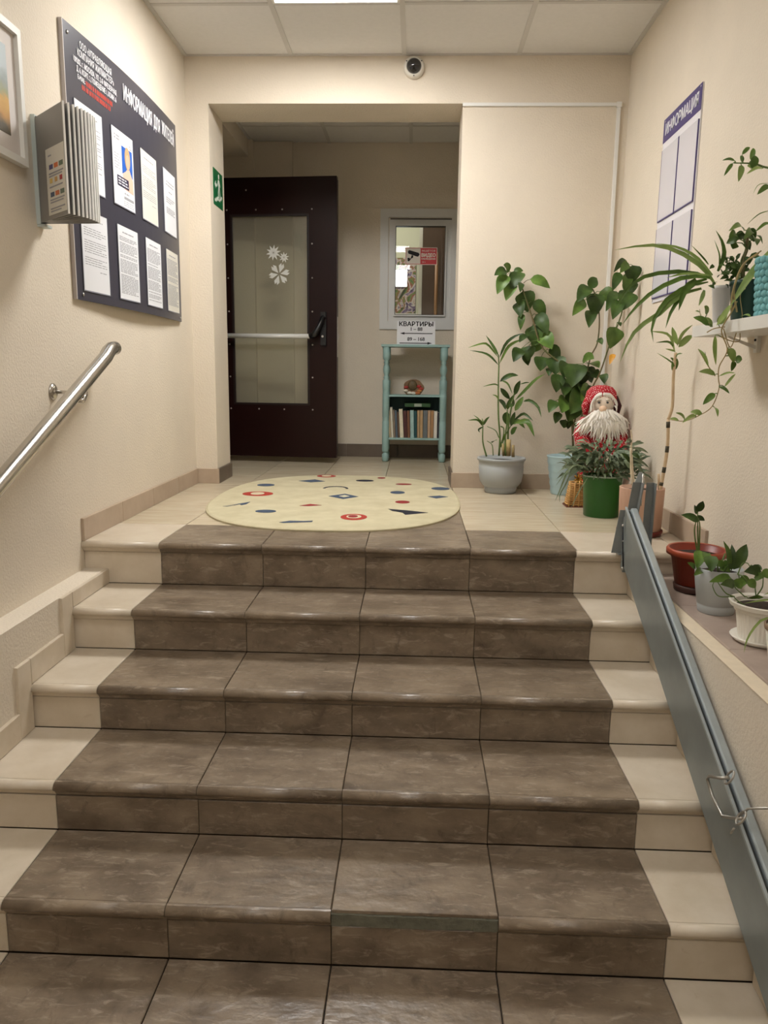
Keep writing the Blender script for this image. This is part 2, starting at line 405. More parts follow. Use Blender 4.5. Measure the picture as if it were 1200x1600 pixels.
# ledges along both sides, with stepped skirting tiles on the faces
led = struct(MB().box((XL, YREAR, Z[5] - .02), (SL, .016, ZLL)).build('ledge_left', PLASTER), 'narrow plastered ledge beside the steps, along the handrail wall')
ler = struct(MB().box((SR, YREAR, Z[5] - .02), (XR, .016, ZLR)).build('ledge_right', PLASTER), 'wide plastered ledge beside the steps carrying flower pots')
for side, par, cap in ((-1, led, ZLL), (1, ler, ZLR)):
    xa, xb = (SL, SL + .011) if side < 0 else (SR - .011, SR)
    up = 'x' if side < 0 else '-x'
    for k in range(1, 6):
        yb = YR[k] - .001 if k == 1 else YN[k-1] - .083
        yf = YN[k] if k < 5 else -2.2
        tile('skirting_tile', (xa, yf + .001, Z[k] + .001), (xb, yb, min(Z[k] + .085, cap - .001)), BEIGE, par, up=up)
        if k < 5: tile('skirting_tile', (xa, YN[k] - .081, Z[k+1] + .001), (xb, YN[k] - .001, min(Z[k] + .085, cap - .001)), BEIGE, par, up=up)
PINK = mat('mauve_ledge_tile', rgb(158, 141, 130), .4, color2=rgb(180, 163, 151), scale=6, rnd=.04, detail=8)
CREAM = mat('cream_ledge_trim', rgb(222, 208, 184), .7, var=.05, scale=30, bump=.3, bscale=80)
MB().box((SR - .002, YREAR, ZLR - .001), (1.862, .014, ZLR + .001)).build('edge_trim', CREAM, ler)
for q in range(9):
    tile('ledge_tile', (1.862, -.41*(q+1) + .012, ZLR - .001), (XR, -.41*q + .010, ZLR + .008), PINK, ler)

# baseboards
def base(name, segs, h, m, fn, label):
    e = struct(empty(name), label)
    for s0, s1 in segs: fn(e, s0, s1, h, m)
    return e
def cut(a, b, d):
    out = []; x = a
    while x < b - 1e-4: out.append((x, min(x + d, b))); x += d
    return out
base('baseboard_left', cut(.0, YF - .002, .405), .088, SKIRT, lambda e, a, b, h, m: tile('skirting_tile', (XL, a + .0008, .0), (XL + .012, b - .0008, h), m, e, up='x'), 'taupe tile skirting along the landing')
base('baseboard_right', cut(.0, YF - .002, .405), .088, SKIRT, lambda e, a, b, h, m: tile('skirting_tile', (XR - .012, a + .0008, .0), (XR, b - .0008, h), m, e, up='-x'), 'taupe tile skirting behind the flower pots')
base('baseboard_pier', [(XL + .012, PX + .011)], .088, SKIRT, lambda e, a, b, h, m: tile('skirting_tile', (a, YF - .012, 0), (b, YF, h), m, e, up='-y'), 'taupe tile skirting at the pier')
base('baseboard_pier_side', [(YF - .010, YF2)], .088, SKIRTD, lambda e, a, b, h, m: tile('skirting_tile', (PX, a, 0), (PX + .012, b, h), m, e, up='x'), 'dark tile skirting at the pier')
base('baseboard_front', cut(BX - .01, XR - .012, .405), .088, SKIRT, lambda e, a, b, h, m: tile('skirting_tile', (a + .0008, YF - .012, 0), (b - .0008, YF, h), m, e, up='-y'), 'taupe tile skirting behind the grey planter')
base('baseboard_front_side', [(YF - .010, YF2)], .088, SKIRTD, lambda e, a, b, h, m: tile('skirting_tile', (BX - .012, a, 0), (BX, b, h), m, e, up='-x'), 'dark tile skirting in the opening')
base('baseboard_back', cut(.04, VR, .405), .10, SKIRTD, lambda e, a, b, h, m: tile('skirting_tile', (a + .0008, YB - .012, 0), (b - .0008, YB, h), m, e, up='-y'), 'dark tile skirting of the vestibule')
# ------------------------------------------------------------------ entrance door, swung open against the back wall
DOORM = mat('door_metal', rgb(30, 9, 8), .34, var=.12, scale=4, spec=.25)
DOORE = mat('door_edge', rgb(24, 10, 9), .45)
BLACKP = mat('black_plastic', rgb(18, 18, 19), .4)
BOLT = mat('bolt', rgb(200, 196, 190), .3, .8)
GLASS_D = glassmat('door_glass', (.90, .90, .84, 1), .03, 1.45, .10)
GLASS_W = glassmat('window_glass', (.95, .96, .95, 1), .01)
DW, DH, DT = 1.0, 1.935, .045
ang = math.atan2(-.07, .80)
door = struct(empty('door_1', (.415 - DW*cos(ang), 2.70 - DW*sin(ang), .042), (0, 0, ang)), 'dark brown metal entrance door with tall glass pane, standing open')
gx0, gx1, gz0, gz1 = DW - .76, DW - .195, .375, 1.692     # glass opening
lf = MB()
lf.box((0, 0, 0), (gx0, DT, DH)); lf.box((gx1, 0, 0), (DW, DT, DH)); lf.box((gx0, 0, 0), (gx1, DT, gz0)); lf.box((gx0, 0, gz1), (gx1, DT, DH))
lf.box((DW - .004, -.002, .02), (DW + .003, DT + .002, DH - .02))
leaf_o = lf.build('door_leaf', DOORM, door)
bd = MB(); t_ = .014
for a, b in (((gx0, gz0), (gx1, gz0 + t_)), ((gx0, gz1 - t_), (gx1, gz1)), ((gx0, gz0), (gx0 + t_, gz1)), ((gx1 - t_, gz0), (gx1, gz1))):
    bd.box((a[0], -.004, a[1]), (b[0], DT * .4, b[1]))
bd.build('glazing_bead', DOORE, door)
pane = MB().box((gx0 + .004, DT*.45, gz0 + .004), (gx1 - .004, DT*.45 + .005, gz1 - .004)).build('glass_pane', GLASS_D, door)
bm_ = MB().lathe([(.006, 0), (.005, .003), (.0, .0035)], n=10).mesh('bolt')
def bolt(x, z): obj('bolt', bm_, BOLT, door, loc=(x, -.0005, z), rot=(pi/2, 0, 0))
for q in range(7): bolt(gx1 + .022, gz0 - .03 + (gz1 - gz0 + .06)*q/6); bolt(gx0 - .022, gz0 - .03 + (gz1 - gz0 + .06)*q/6)
for q in (1, 2): bolt(gx0 + (gx1 - gx0)*q/3, gz0 - .03); bolt(gx0 + (gx1 - gx0)*q/3, gz1 + .03)
bolt(gx0 + .12, gz1 + .16)
pb = MB().tube([(gx0 - .03, -.075, .860), (gx1 + .025, -.075, .860)], .0165, 14).build('push_bar', mat('bar_alu', rgb(222, 222, 218), .45, .1), door)
hb = MB().box((gx1 + .085, -.022, .80), (gx1 + .125, 0, 1.03)).build('lock_case', BLACKP, door)
MB().tube([(gx1 + .02, -.075, .858), (gx1 + .055, -.078, .872), (gx1 + .085, -.07, .93), (gx1 + .105, -.045, .985), (gx1 + .105, -.02, .99)], [.022, .022, .017, .017, .02], 12).build('bar_arm', BLACKP, pb)
MB().box((gx1 + .088, -.035, .955), (gx1 + .122, -.015, 1.03)).build('arm_mount', BLACKP, hb)
MB().tube([(gx1 + .10, -.028, .862), (gx1 + .10, -.024, .862)], .008, 10).build('keyhole', BOLT, hb)
MB().box((DW + .003, .012, .72), (DW + .0045, .034, 1.0)).build('strike_plate', BOLT, door)
MB().box((DW + .004, .016, .84), (DW + .012, .030, .88)).build('latch', BOLT, door)
MB().box((-.06, -.02, -.042), (-.008, .07, 1.98)).build('hinge_post', DOORM, door)
# three snowflake stickers on the pane
SNOW = mat('snow_sticker', rgb(232, 232, 226), .6)
def flake(cx, cz, r, n, style):
    mb = MB(); y = DT*.45 - .0012
    for k in range(n):
        a = 2*pi*k/n + .2
        d = Vector((cos(a), 0, sin(a))); p = Vector((-sin(a), 0, cos(a)))
        c = Vector((cx, y, cz))
        if style:
            pts = [c + d*r*.12, c + d*r*.70 + p*r*.26, c + d*r*.98 + p*r*.10, c + d*r*.74, c + d*r*.98 - p*r*.10, c + d*r*.70 - p*r*.26]
        else:
            pts = [c + d*r*.05, c + d*r*.45 + p*r*.16, c + d*r, c + d*r*.45 - p*r*.16]
        mb.add(pts + [q + Vector((0, -.0006, 0)) for q in pts], [tuple(range(len(pts))), tuple(range(2*len(pts) - 1, len(pts) - 1, -1))])
    mb.build('snowflake_sticker', SNOW, pane)
flake(DW - .415 - .04, 1.437, .055, 10, 0); flake(DW - .415 + .036, 1.405, .038, 9, 0); flake(DW - .415 - .0, 1.292, .078, 6, 1)

# ------------------------------------------------------------------ small window of the back wall and the room behind it
win = struct(empty('window_1', (0, YB, 0)), 'white plastic window in the vestibule wall')
def frame(x0, x1, z0, z1, wd, y0, y1):
    mb = MB()
    mb.box((x0, y0, z0), (x1, y1, z0 + wd)); mb.box((x0, y0, z1 - wd), (x1, y1, z1)); mb.box((x0, y0, z0 + wd), (x0 + wd, y1, z1 - wd)); mb.box((x1 - wd, y0, z0 + wd), (x1, y1, z1 - wd))
    return mb
UPVC = mat('upvc', rgb(216, 216, 214), .4, var=.01)
frame(.695, 1.290, .986, 1.866, .062, -.014, .0).build('casing', UPVC, win)
frame(.762, 1.230, 1.047, 1.791, .046, -.004, .06).build('sash', UPVC, win)
frame(.806, 1.190, 1.090, 1.747, .008, -.016, .03).build('gasket', BLACKP, win)
frame(.800, 1.196, 1.084, 1.753, .010, -.022, -.012).build('bead', UPVC, win)
MB().box((.77, -.0145, 1.7895), (1.23, -.0105, 1.7965)).build('top_gap', BLACKP, win)
MB().box((.812, .012, 1.096), (1.184, .018, 1.741)).build('glass_pane', GLASS_W, win)
# video surveillance sticker
st = tag(empty('warning_sticker', (1.006, YB - .0005 + .011, 1.529)), 'red and white video surveillance sticker on the window pane', 'sticker')
SRED = mat('sticker_red', rgb(196, 36, 44), .5); SWH = mat('sticker_white', rgb(226, 218, 206), .5)
MB().box((-.121, -.0008, -.063), (.121, .0002, .063)).build('backing', SWH, st)
frame(-.117, .117, -.059, .059, .003, -.0014, -.0007).build('border', SRED, st)
MB().box((-.006, -.0016, -.057), (.115, -.0007, .057)).build('red_field', SRED, st)
text('lettering', 'ВЕДЁТСЯ', .016, SWH, (.055, -.0026, .038), ROT_F, st, fit=.10, bold=.0002)
text('lettering', 'ВИДЕО', .036, SWH, (.0545, -.0026, .006), ROT_F, st, fit=.108, bold=.0016)
text('lettering', 'НАБЛЮДЕНИЕ', .0155, SWH, (.055, -.0026, -.020), ROT_F, st, fit=.108, bold=.0005)
text('lettering', '24 ч', .014, SWH, (.02, -.0026, -.043), ROT_F, st)
cm = MB()
fn = lambda a, b, d: (a, d, b)
cm.prism([(-.102, .034), (-.092, .044), (-.02, .024), (-.012, .012), (-.024, -.004), (-.036, -.002), (-.098, .018)], fn, -.0016, -.0008)
cm.prism([(-.072, .008), (-.060, .004), (-.062, -.012), (-.088, -.022), (-.084, -.030)], fn, -.0016, -.0008)
cm.prism([(-.104, -.014), (-.088, -.012), (-.084, -.030), (-.092, -.038), (-.102, -.036)], fn, -.0016, -.0008)
cm.build('camera_pictogram', INKD, st)
# concierge room
ROOMW = mat('room_wall', rgb(214, 214, 190), .8)
rm = MB(); rx0, rx1, ry0, ry1 = .1, 1.7, YB + .12, 4.62
rm.box((rx0 - .05, ry1, .0), (rx1, ry1 + .05, 2.4)); rm.box((rx0 - .05, ry0, 0), (rx0, ry1, 2.4)); rm.box((rx1, ry0, 0), (rx1 + .05, ry1 + .05, 2.4))
rm.box((rx0 - .05, ry0, 2.35), (rx1, ry1 + .05, 2.4)); rm.box((rx0 - .05, ry0, -.05), (rx1, ry1, 0))
struct(rm.build('wall_concierge', ROOMW), 'pale walls of the little room behind the window')
l = bpy.data.lights.new('room_lamp', 'AREA'); l.size = .3; l.energy = 5; l.color = (1, .97, .88)
lo = bpy.data.objects.new('room_lamp', l); col.objects.link(lo); lo.location = (.75, 3.9, 2.31)
tag(MB().lathe([(.12, 0), (.12, .03), (.10, .04)], (.75, 3.9, 2.315), 20).build('ceiling_lamp', WHITEP), 'small white ceiling lamp in the room behind the window', 'lamp')
wd = tag(empty('wardrobe', (1.02, 3.95, 0)), 'dark brown wardrobe seen through the window', 'wardrobe')
WOODD = mat('dark_wood', rgb(84, 62, 48), .5, var=.15, scale=6, stretch=(6, 6, .6)); WOODM = mat('mid_wood', rgb(140, 98, 56), .5, var=.15, scale=6, stretch=(6, 6, .6))
MB().box((0, 0, 0), (.6, .55, 2.1)).build('body', WOODD, wd)
for q in (0, 1): MB().box((.005 + .15*q*2, -.018, .08), (.285 + .15*q*2, 0, 2.06)).build('door', WOODD, wd)
for q in (.12, .20): MB().tube([(q, -.032, .3), (q, -.032, 1.66)], .014, 8).build('hanging_strip', WOODM, wd)
MB().box((-.028, -.01, 0), (0, .02, 2.1)).build('edge_strip', WHITEM, wd)
pt = tag(empty('painting', (.60, 4.60, 1.19)), 'colourful abstract painting on the wall behind the window', 'painting')
PAINTM = bpy.data.materials.new('abstract_painting'); PAINTM.use_nodes = True
nt = PAINTM.node_tree; vn = nt.nodes.new('ShaderNodeTexNoise'); vn.inputs['Scale'].default_value = 7; vn.inputs['Distortion'].default_value = 2.5; vn.inputs['Detail'].default_value = 2
tcn = nt.nodes.new('ShaderNodeTexCoord'); nt.links.new(tcn.outputs['Object'], vn.inputs['Vector'])
cr = nt.nodes.new('ShaderNodeValToRGB'); cr.color_ramp.interpolation = 'LINEAR'
els = [(.30, (40, 40, 48)), (.40, (120, 100, 140)), (.47, (210, 205, 195)), (.53, (150, 70, 60)), (.6, (110, 140, 80)), (.7, (30, 40, 36))]
cr.color_ramp.elements[0].position, cr.color_ramp.elements[0].color = els[0][0], rgb(*els[0][1])
cr.color_ramp.elements[1].position, cr.color_ramp.elements[1].color = els[-1][0], rgb(*els[-1][1])
for p_, c_ in els[1:-1]: e_ = cr.color_ramp.elements.new(p_); e_.color = rgb(*c_)
nt.links.new(vn.outputs['Fac'], cr.inputs['Fac']); nt.links.new(cr.outputs['Color'], nt.nodes['Principled BSDF'].inputs['Base Color'])
MB().box((0, 0, 0.02), (.365, .02, .52)).build('canvas', PAINTM, pt)
MB().box((-.01, -.006, -.015), (.385, .02, .018)).build('frame_rail', WHITEM, pt)
lm = tag(empty('glow_standin', (.776, 4.583, 1.447)), 'added white glowing panel standing in for a bright patch over the painting behind the window', 'glowing stand-in')  # added glowing panel, stands in for the bright patch in the pane
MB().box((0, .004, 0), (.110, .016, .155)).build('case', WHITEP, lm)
MB().box((.003, 0, .003), (.107, .004, .152)).build('glow_face', emis('standin_glow', (.95, .98, 1.0), 2.2), lm)

# ------------------------------------------------------------------ turquoise bookcase with books, direction card, ornament
TURQ = mat('turquoise_paint', rgb(150, 182, 178), .5, var=.06, scale=12, bump=.1, bscale=30)
TURQD = mat('turquoise_back', rgb(22, 62, 60), .6, var=.1, scale=8)
bc = tag(empty('bookcase', (.976, 2.99, 0)), 'turquoise painted bookcase with turned posts standing under the window', 'bookcase')
hw, hd = .212, .085
postprof = [(.015, 0), (.021, .006), (.023, .03), (.022, .055), (.014, .063), (.013, .068), (.021, .074), (.023, .085), (.023, .30), (.0205, .305), (.023, .31), (.0205, .316), (.023, .322), (.0205, .328), (.023, .334),
            (.023, .47), (.0235, .50), (.0205, .506), (.0235, .512), (.0205, .518), (.0235, .524), (.0205, .53), (.0235, .538), (.0235, .60), (.014, .612), (.020, .622), (.014, .632), (.013, .640), (.020, .662), (.022, .68), (.019, .70), (.012, .722), (.019, .732), (.0125, .742), (.022, .756), (.024, .77), (.024, .845)]
pm = MB().lathe([(r_*1.12, z_) for r_, z_ in postprof], n=16).mesh('post')
for sx in (-1, 1):
    for sy in (-1, 1): obj('post', pm, TURQ, bc, loc=(sx*hw, sy*hd, 0))
MB().box((-hw - .038, -hd - .03, .845), (hw + .038, hd + .03, .862)).build('top_board', TURQ, bc)
MB().box((-hw - .02, -hd - .012, .483), (hw + .02, hd + .012, .497)).build('shelf', TURQ, bc)
MB().box((-hw - .02, -hd - .012, .165), (hw + .02, hd + .012, .179)).build('shelf', TURQ, bc)
MB().box((-hw, hd + .006, .18), (hw, hd + .014, .483)).build('back_panel', TURQD, bc)
for sx in (-1, 1): MB().box((sx*hw - .004, -hd, .18), (sx*hw + .004, hd, .483)).build('side_panel', TURQD, bc)
books = [('navy', (34, 40, 70), .012, .17), ('beige', (186, 168, 136), .012, .20), ('pale grey', (206, 200, 184), .016, .225), ('dusty taupe', (136, 120, 104), .012, .205), ('steel blue', (84, 98, 112), .014, .20), ('umber', (98, 74, 56), .012, .19),
         ('ivory', (226, 216, 190), .026, .212), ('maroon', (78, 40, 38), .024, .20), ('chestnut', (122, 82, 58), .018, .20), ('pale aqua', (160, 190, 186), .026, .205), ('deep teal', (22, 74, 78), .018, .20), ('sand', (172, 144, 108), .018, .205),
         ('tan', (186, 154, 112), .020, .205), ('slate grey', (104, 110, 112), .030, .205), ('light clay', (190, 158, 126), .018, .205), ('camel', (164, 124, 84), .022, .205), ('white', (222, 216, 204), .024, .20), ('black', (36, 36, 46), .018, .19)]
x = .976 - hw + .012; tot = sum(b[2] for b in books); gap = (2*hw - .03 - tot) / len(books)
for i, (nm, c, tk, h) in enumerate(books):
    lean = [-.06, -.06, -.06, -.06, -.06, -.06, -.06, -.05, -.04, -.03, -.02, -.015, -.01, 0, 0, 0, 0, 0][i]
    bk = tag(empty('book', (x + tk/2 + max(gap, 0)/2, 2.925, .1792), (0, lean, 0)), '%s book standing on the lowest shelf of the turquoise bookcase' % nm, 'book', 'books in the turquoise bookcase')
    cv = mat('cover_' + nm.replace(' ', '_'), rgb(*c), .55, var=.12, scale=30)
    cb = MB(); cb.box((-tk/2, -.012, 0), (-tk/2 + .002, .115, h)); cb.box((tk/2 - .002, -.012, 0), (tk/2, .115, h)); cb.box((-tk/2 + .002, -.012, 0), (tk/2 - .002, -.010, h))
    cb.build('cover', cv, bk)
    MB().box((-tk/2 + .002, -.010, .002), (tk/2 - .002, .113, h - .003)).build('pages', PAPERC, bk)
    x += tk + max(gap, -.002)
gb = tag(empty('book', (1.0, 2.985, .4085)), 'dark green book with white label lying flat across the standing books', 'book', 'books in the turquoise bookcase')
MB().box((-.095, -.06, 0), (.095, .06, .026)).build('cover', mat('cover_green', rgb(38, 78, 40), .5), gb)
MB().box((-.025, -.0608, .002), (.03, -.0598, .024)).build('label', mat('label_grey', rgb(150, 160, 146), .6), gb)
# direction card
cdv = tag(empty('direction_card', (.978, 2.915, .8625), (radians(-4), 0, 0)), 'white direction card with apartment numbers and arrows on the bookcase', 'sign')
MB().box((-.140, 0, 0), (.140, .003, .17)).build('card', PAPER, cdv)
text('lettering', 'КВАРТИРЫ', .044, INKD, (0, -.0006, .146), ROT_F, cdv, fit=.25, bold=.0016)
text('lettering', '1 – 88', .036, INKD, (0, -.0006, .110), ROT_F, cdv, bold=.0009)
text('lettering', '89 – 168', .036, INKD, (0, -.0006, .038), ROT_F, cdv, bold=.0009)
fa = lambda a, b, d: (a, d, b)
MB().prism([(-.118, .080), (-.085, .089), (-.085, .083), (.120, .083), (.120, .077), (-.085, .077), (-.085, .071)], fa, -.0006, 0).build('arrow', INKD, cdv)
MB().prism([(.118, .010), (.085, .019), (.085, .013), (-.120, .013), (-.120, .007), (.085, .007), (.085, .001)], fa, -.0006, 0).build('arrow', INKD, cdv)
# ornament
orn = tag(empty('ornament', (.967, 2.955, .4972)), 'small brown domed souvenir ornament with red and white trim on the bookcase shelf', 'ornament')
OB = mat('orn_brown', rgb(116, 88, 58), .5, var=.25, scale=60, bump=.5, bscale=80)
MB().prism([(.076*cos(a)*(1 + .06*cos(5*a)), .052 + .062*sin(a)) for a in [i*pi/16 - .25 for i in range(21)]] + [(-.05, 0), (.05, 0)], fa, -.014, .016).build('shell', OB, orn)
MB().ball((-.008, -.016, .070), (.034, .018, .038)).build('figure', mat('orn_dark', rgb(96, 80, 54), .6, var=.3, scale=90), orn)
for q, (cx, cz, c) in enumerate([(-.055, .055, (150, 46, 40)), (-.058, .03, (206, 196, 180)), (-.03, .014, (214, 206, 190)), (.0, .012, (222, 214, 200)), (.04, .062, (160, 44, 44)), (.055, .045, (176, 60, 50)), (.045, .03, (196, 130, 70)), (.03, .014, (190, 110, 60))]):
    MB().ball((cx, -.017, cz), (.019, .010, .011), 10, 6).build('trim_bead', mat('orn_%d' % q, rgb(*c), .5, var=.2, scale=50), orn)

# ------------------------------------------------------------------ dark information board on the left wall
BOARD = mat('board_charcoal', rgb(64, 63, 74), .32, var=.04, scale=3)
def bowx(y): t = (y - .055) / 1.31; return XL + .014 + .022 * sin(pi * min(max(t, 0), 1)) 
ib = tag(empty('information_board', (XL, .055, .914)), 'large charcoal information board with white lettering on the handrail wall', 'board')
ib_m = MB(); n = 16; vs_ = []
for i in range(n + 1):
    y = .055 + 1.31*i/n; bx_ = bowx(y); zt = 1.874 + .030*i/n
    vs_ += [(bx_, y, .914), (bx_, y, zt), (bx_ - .006, y, .914), (bx_ - .006, y, zt)]
fs_ = []
for i in range(n):
    o = 4*i; fs_ += [(o, o+4, o+5, o+1), (o+2, o+3, o+7, o+6), (o, o+2, o+6, o+4), (o+1, o+5, o+7, o+3)]
fs_ += [(0, 1, 3, 2), (4*n, 4*n+2, 4*n+3, 4*n+1)]
def rel(o, org):   # keep world placement while parented at org
    o.location = Vector(o.location) - Vector(org); return o
rel(MB().add(vs_, fs_).build('panel', BOARD, ib), (XL, .055, .914))
EDGE = mat('board_edge', rgb(196, 188, 186), .5)
rel(MB().box((XL + .001, .049, .914), (bowx(.055) + .001, .0545, 1.874)).build('panel_edge', EDGE, ib), (XL, .055, .914))
WHT = mat('white_vinyl', rgb(236, 236, 240), .5); REDT = mat('red_vinyl', rgb(196, 70, 58), .5)
def bt(body, size, m, y, z, fit, bold=.0006, align='CENTER'):
    o = text('lettering', body, size, m, (bowx(y) + .0015, y, z), ROT_L, ib, fit=fit, bold=bold, align=align, depth=.0002)
    s_ = (bowx(y + .05) - bowx(y - .05)) / .1
    o.rotation_euler = (pi/2, 0, pi/2 - math.atan(s_)); return rel(o, (XL, .055, .914))
bt('ООО «УПРАВЛЯЮЩАЯ', .034, WHT, .312, 1.832, .275)
bt('КОМПАНИЯ ЖИЛМАСТЕР»', .034, WHT, .310, 1.800, .315)
bt('109202, г. МОСКВА, УЛ. 2-Я ФРЕЗЕРНАЯ,', .027, WHT, .305, 1.768, .375, .0008)
bt('Д. 6, КОРП. 2, ПОМЕЩЕНИЕ 1, КОМН. 6', .027, WHT, .312, 1.741, .345, .0008)
bt('E-MAIL:', .024, WHT, .178, 1.715, .06)
def bars(mb, y0, y1, z, h, x, dense=.9, ww=(.012, .04)):
    y = y0
    while y < y1:
        b = min(y + random.uniform(*ww), y1)
        mb.box((x, y, z - h/2), (x + .0004, b, z + h/2)); y = b + random.uniform(.004, .008)
rb = MB()
for a_, b_, z_ in ((.215, .440, 1.714), (.180, .420, 1.690)):
    y_ = a_
    while y_ < b_:
        w_ = random.uniform(.007, .013); rb.box((bowx(y_) + .0002, y_, z_ - .0085), (bowx(y_) + .0012, y_ + w_, z_ + .0085)); y_ += w_ + random.choice((.003, .003, .003, .007))
rp_ = rel(rb.build('red_print', REDT, ib), (XL, .055, .914)); rp_['kind'] = 'stuff'
bt('ИНФОРМАЦИЯ', .084, WHT, .745, 1.796, .365, .0022)
bt('ДЛЯ', .080, WHT, 1.010, 1.802, .105, .0022)
bt('ЖИТЕЛЕЙ', .082, WHT, 1.205, 1.812, .225, .0022)
for y, z in ((.10, .935), (1.335, .932), (.085, 1.84)): rel(MB().lathe([(.007, 0), (.006, .003), (0, .004)], n=10).build('screw', BOLT, ib, loc=(bowx(y) + .001, y, z), rot=(0, pi/2, 0)), (XL, .055, .914))
# eight sheets in two rows
def sheet(y0, z0, label, style, m=PAPER, w=.222, h=.298):
    yc = y0 + w/2; x = bowx(yc) + .0022
    s_ = (bowx(yc + .05) - bowx(yc - .05)) / .1
    e = tag(empty('notice_sheet', (x, yc, z0), (0, 0, -math.atan(s_))), label, 'notice', 'sheets on the charcoal information board')
    MB().box((0, -w/2, 0), (.0008, w/2, h)).build('sheet', m, e)
    pk = MB()
    for a, b in (((-w/2 - .004, -.004), (w/2 + .004, .0)), ((-w/2 - .004, 0), (-w/2, h)), ((w/2, 0), (w/2 + .004, h))): pk.box((-.0008, a[0], a[1]), (.0012, b[0], b[1]))
    pk.build('pocket_rim', mat('clear_plastic', rgb(150, 152, 164), .2), e)
    p = MB()
    if style == 'poster':
        MB().box((.0008, -.015, .135), (.0012, .098, .245)).build('blue_field', mat('poster_blue', rgb(36, 96, 190), .5), e)
        fy = lambda a, b, d: (d, a, b)
        MB().prism([(.0, .075), (.10, .07), (.10, .125), (.075, .15), (.062, .165), (.04, .165), (.022, .15), (-.012, .135)], fy, .0012, .0016).build('figure_clothes', mat('poster_coat', rgb(226, 190, 168), .5), e)
        MB().prism([(.045 + .030*cos(a), .205 + .046*sin(a)) for a in [i*pi/10 for i in range(20)]], fy, .0012, .0018).build('figure_hair', mat('poster_hair', rgb(196, 160, 116), .5), e)
        MB().prism([(.046 + .020*cos(a), .192 + .030*sin(a)) for a in [i*pi/10 for i in range(20)]], fy, .0018, .0021).build('figure_face', mat('poster_face', rgb(222, 178, 150), .5), e)
        MB().box((.0008, -.072, .078), (.0022, .048, .118)).build('dark_band', mat('poster_navy', rgb(38, 34, 66), .5), e)
        q = MB()
        for k in range(3): bars(q, -.064, .02 + .01*k, .109 - .011*k, .005, .0022)
        qq = q.build('band_print', WHT, e); qq['kind'] = 'stuff'
        for k in range(2): bars(p, -.09, -.03, .272 - .012*k, .006, .0008)
        for k in range(6): bars(p, -.094, -.04, .20 - .011*k, .003, .0008)
        bars(p, .0, .05, .058, .006, .0008); bars(p, -.005, .10, .040, .011, .0008, ww=(.09, .11))
        for k in range(3): bars(p, -.01, .10, .026 - .008*k, .002, .0008)
        bars(p, .07, .095, .262, .005, .0008); bars(p, .075, .095, .252, .005, .0008)
    elif style == 'dense':
        bars(p, -.06, .06, h - .025, .005, .0008)
        z = h - .045
        while z > .02:
            if random.random() < .88: bars(p, -w/2 + .016, w/2 - random.choice((.016, .016, .016, .05)), z, .0032, .0008)
            z -= .0062
    elif style == 'mid':
        bars(p, -.07, .07, h - .03, .004, .0008)
        z = h - .065
        for blk in (4, 6, 4):
            for k in range(blk): bars(p, -w/2 + .018, w/2 - random.choice((.018, .018, .06)), z, .0028, .0008); z -= .0085
            z -= .012
        bars(p, .03, .09, z, .003, .0008)
    else:
        for zz, a, b in ((.245, -.06, .08), (.230, -.07, .07), (.20, -.02, .04), (.168, -.07, .085), (.158, -.07, .06), (.148, -.07, .02), (.12, -.07, .085), (.112, -.07, .085), (.104, -.07, .06), (.096, -.07, .085)):
            bars(p, a, b, zz, .004, .0008)
    pp = p.build('print', INK, e); pp['kind'] = 'stuff'
    return e
sheet(.108, 1.332, 'white printed sheet in upper row of charcoal board, half behind the leaflet rack', 'mid')
sheet(.420, 1.333, 'white poster with a figure on blue field on the charcoal board', 'poster')
sheet(.742, 1.332, 'cream typed letter in upper row of charcoal board, next to the blue poster', 'mid', PAPERC)
sheet(1.082, 1.336, 'white notice with short paragraphs at the upper far corner of the charcoal board', 'short')
sheet(.110, .954, 'white printed sheet in lower row of charcoal board, under the leaflet rack', 'mid')
sheet(.436, .954, 'densely typed white sheet on charcoal board, below the blue poster', 'dense')
sheet(.765, .955, 'densely typed white sheet on charcoal board, below the cream letter', 'dense')
sheet(1.088, .954, 'densely typed cream sheet in the lower far corner of the charcoal board', 'dense', PAPERC)

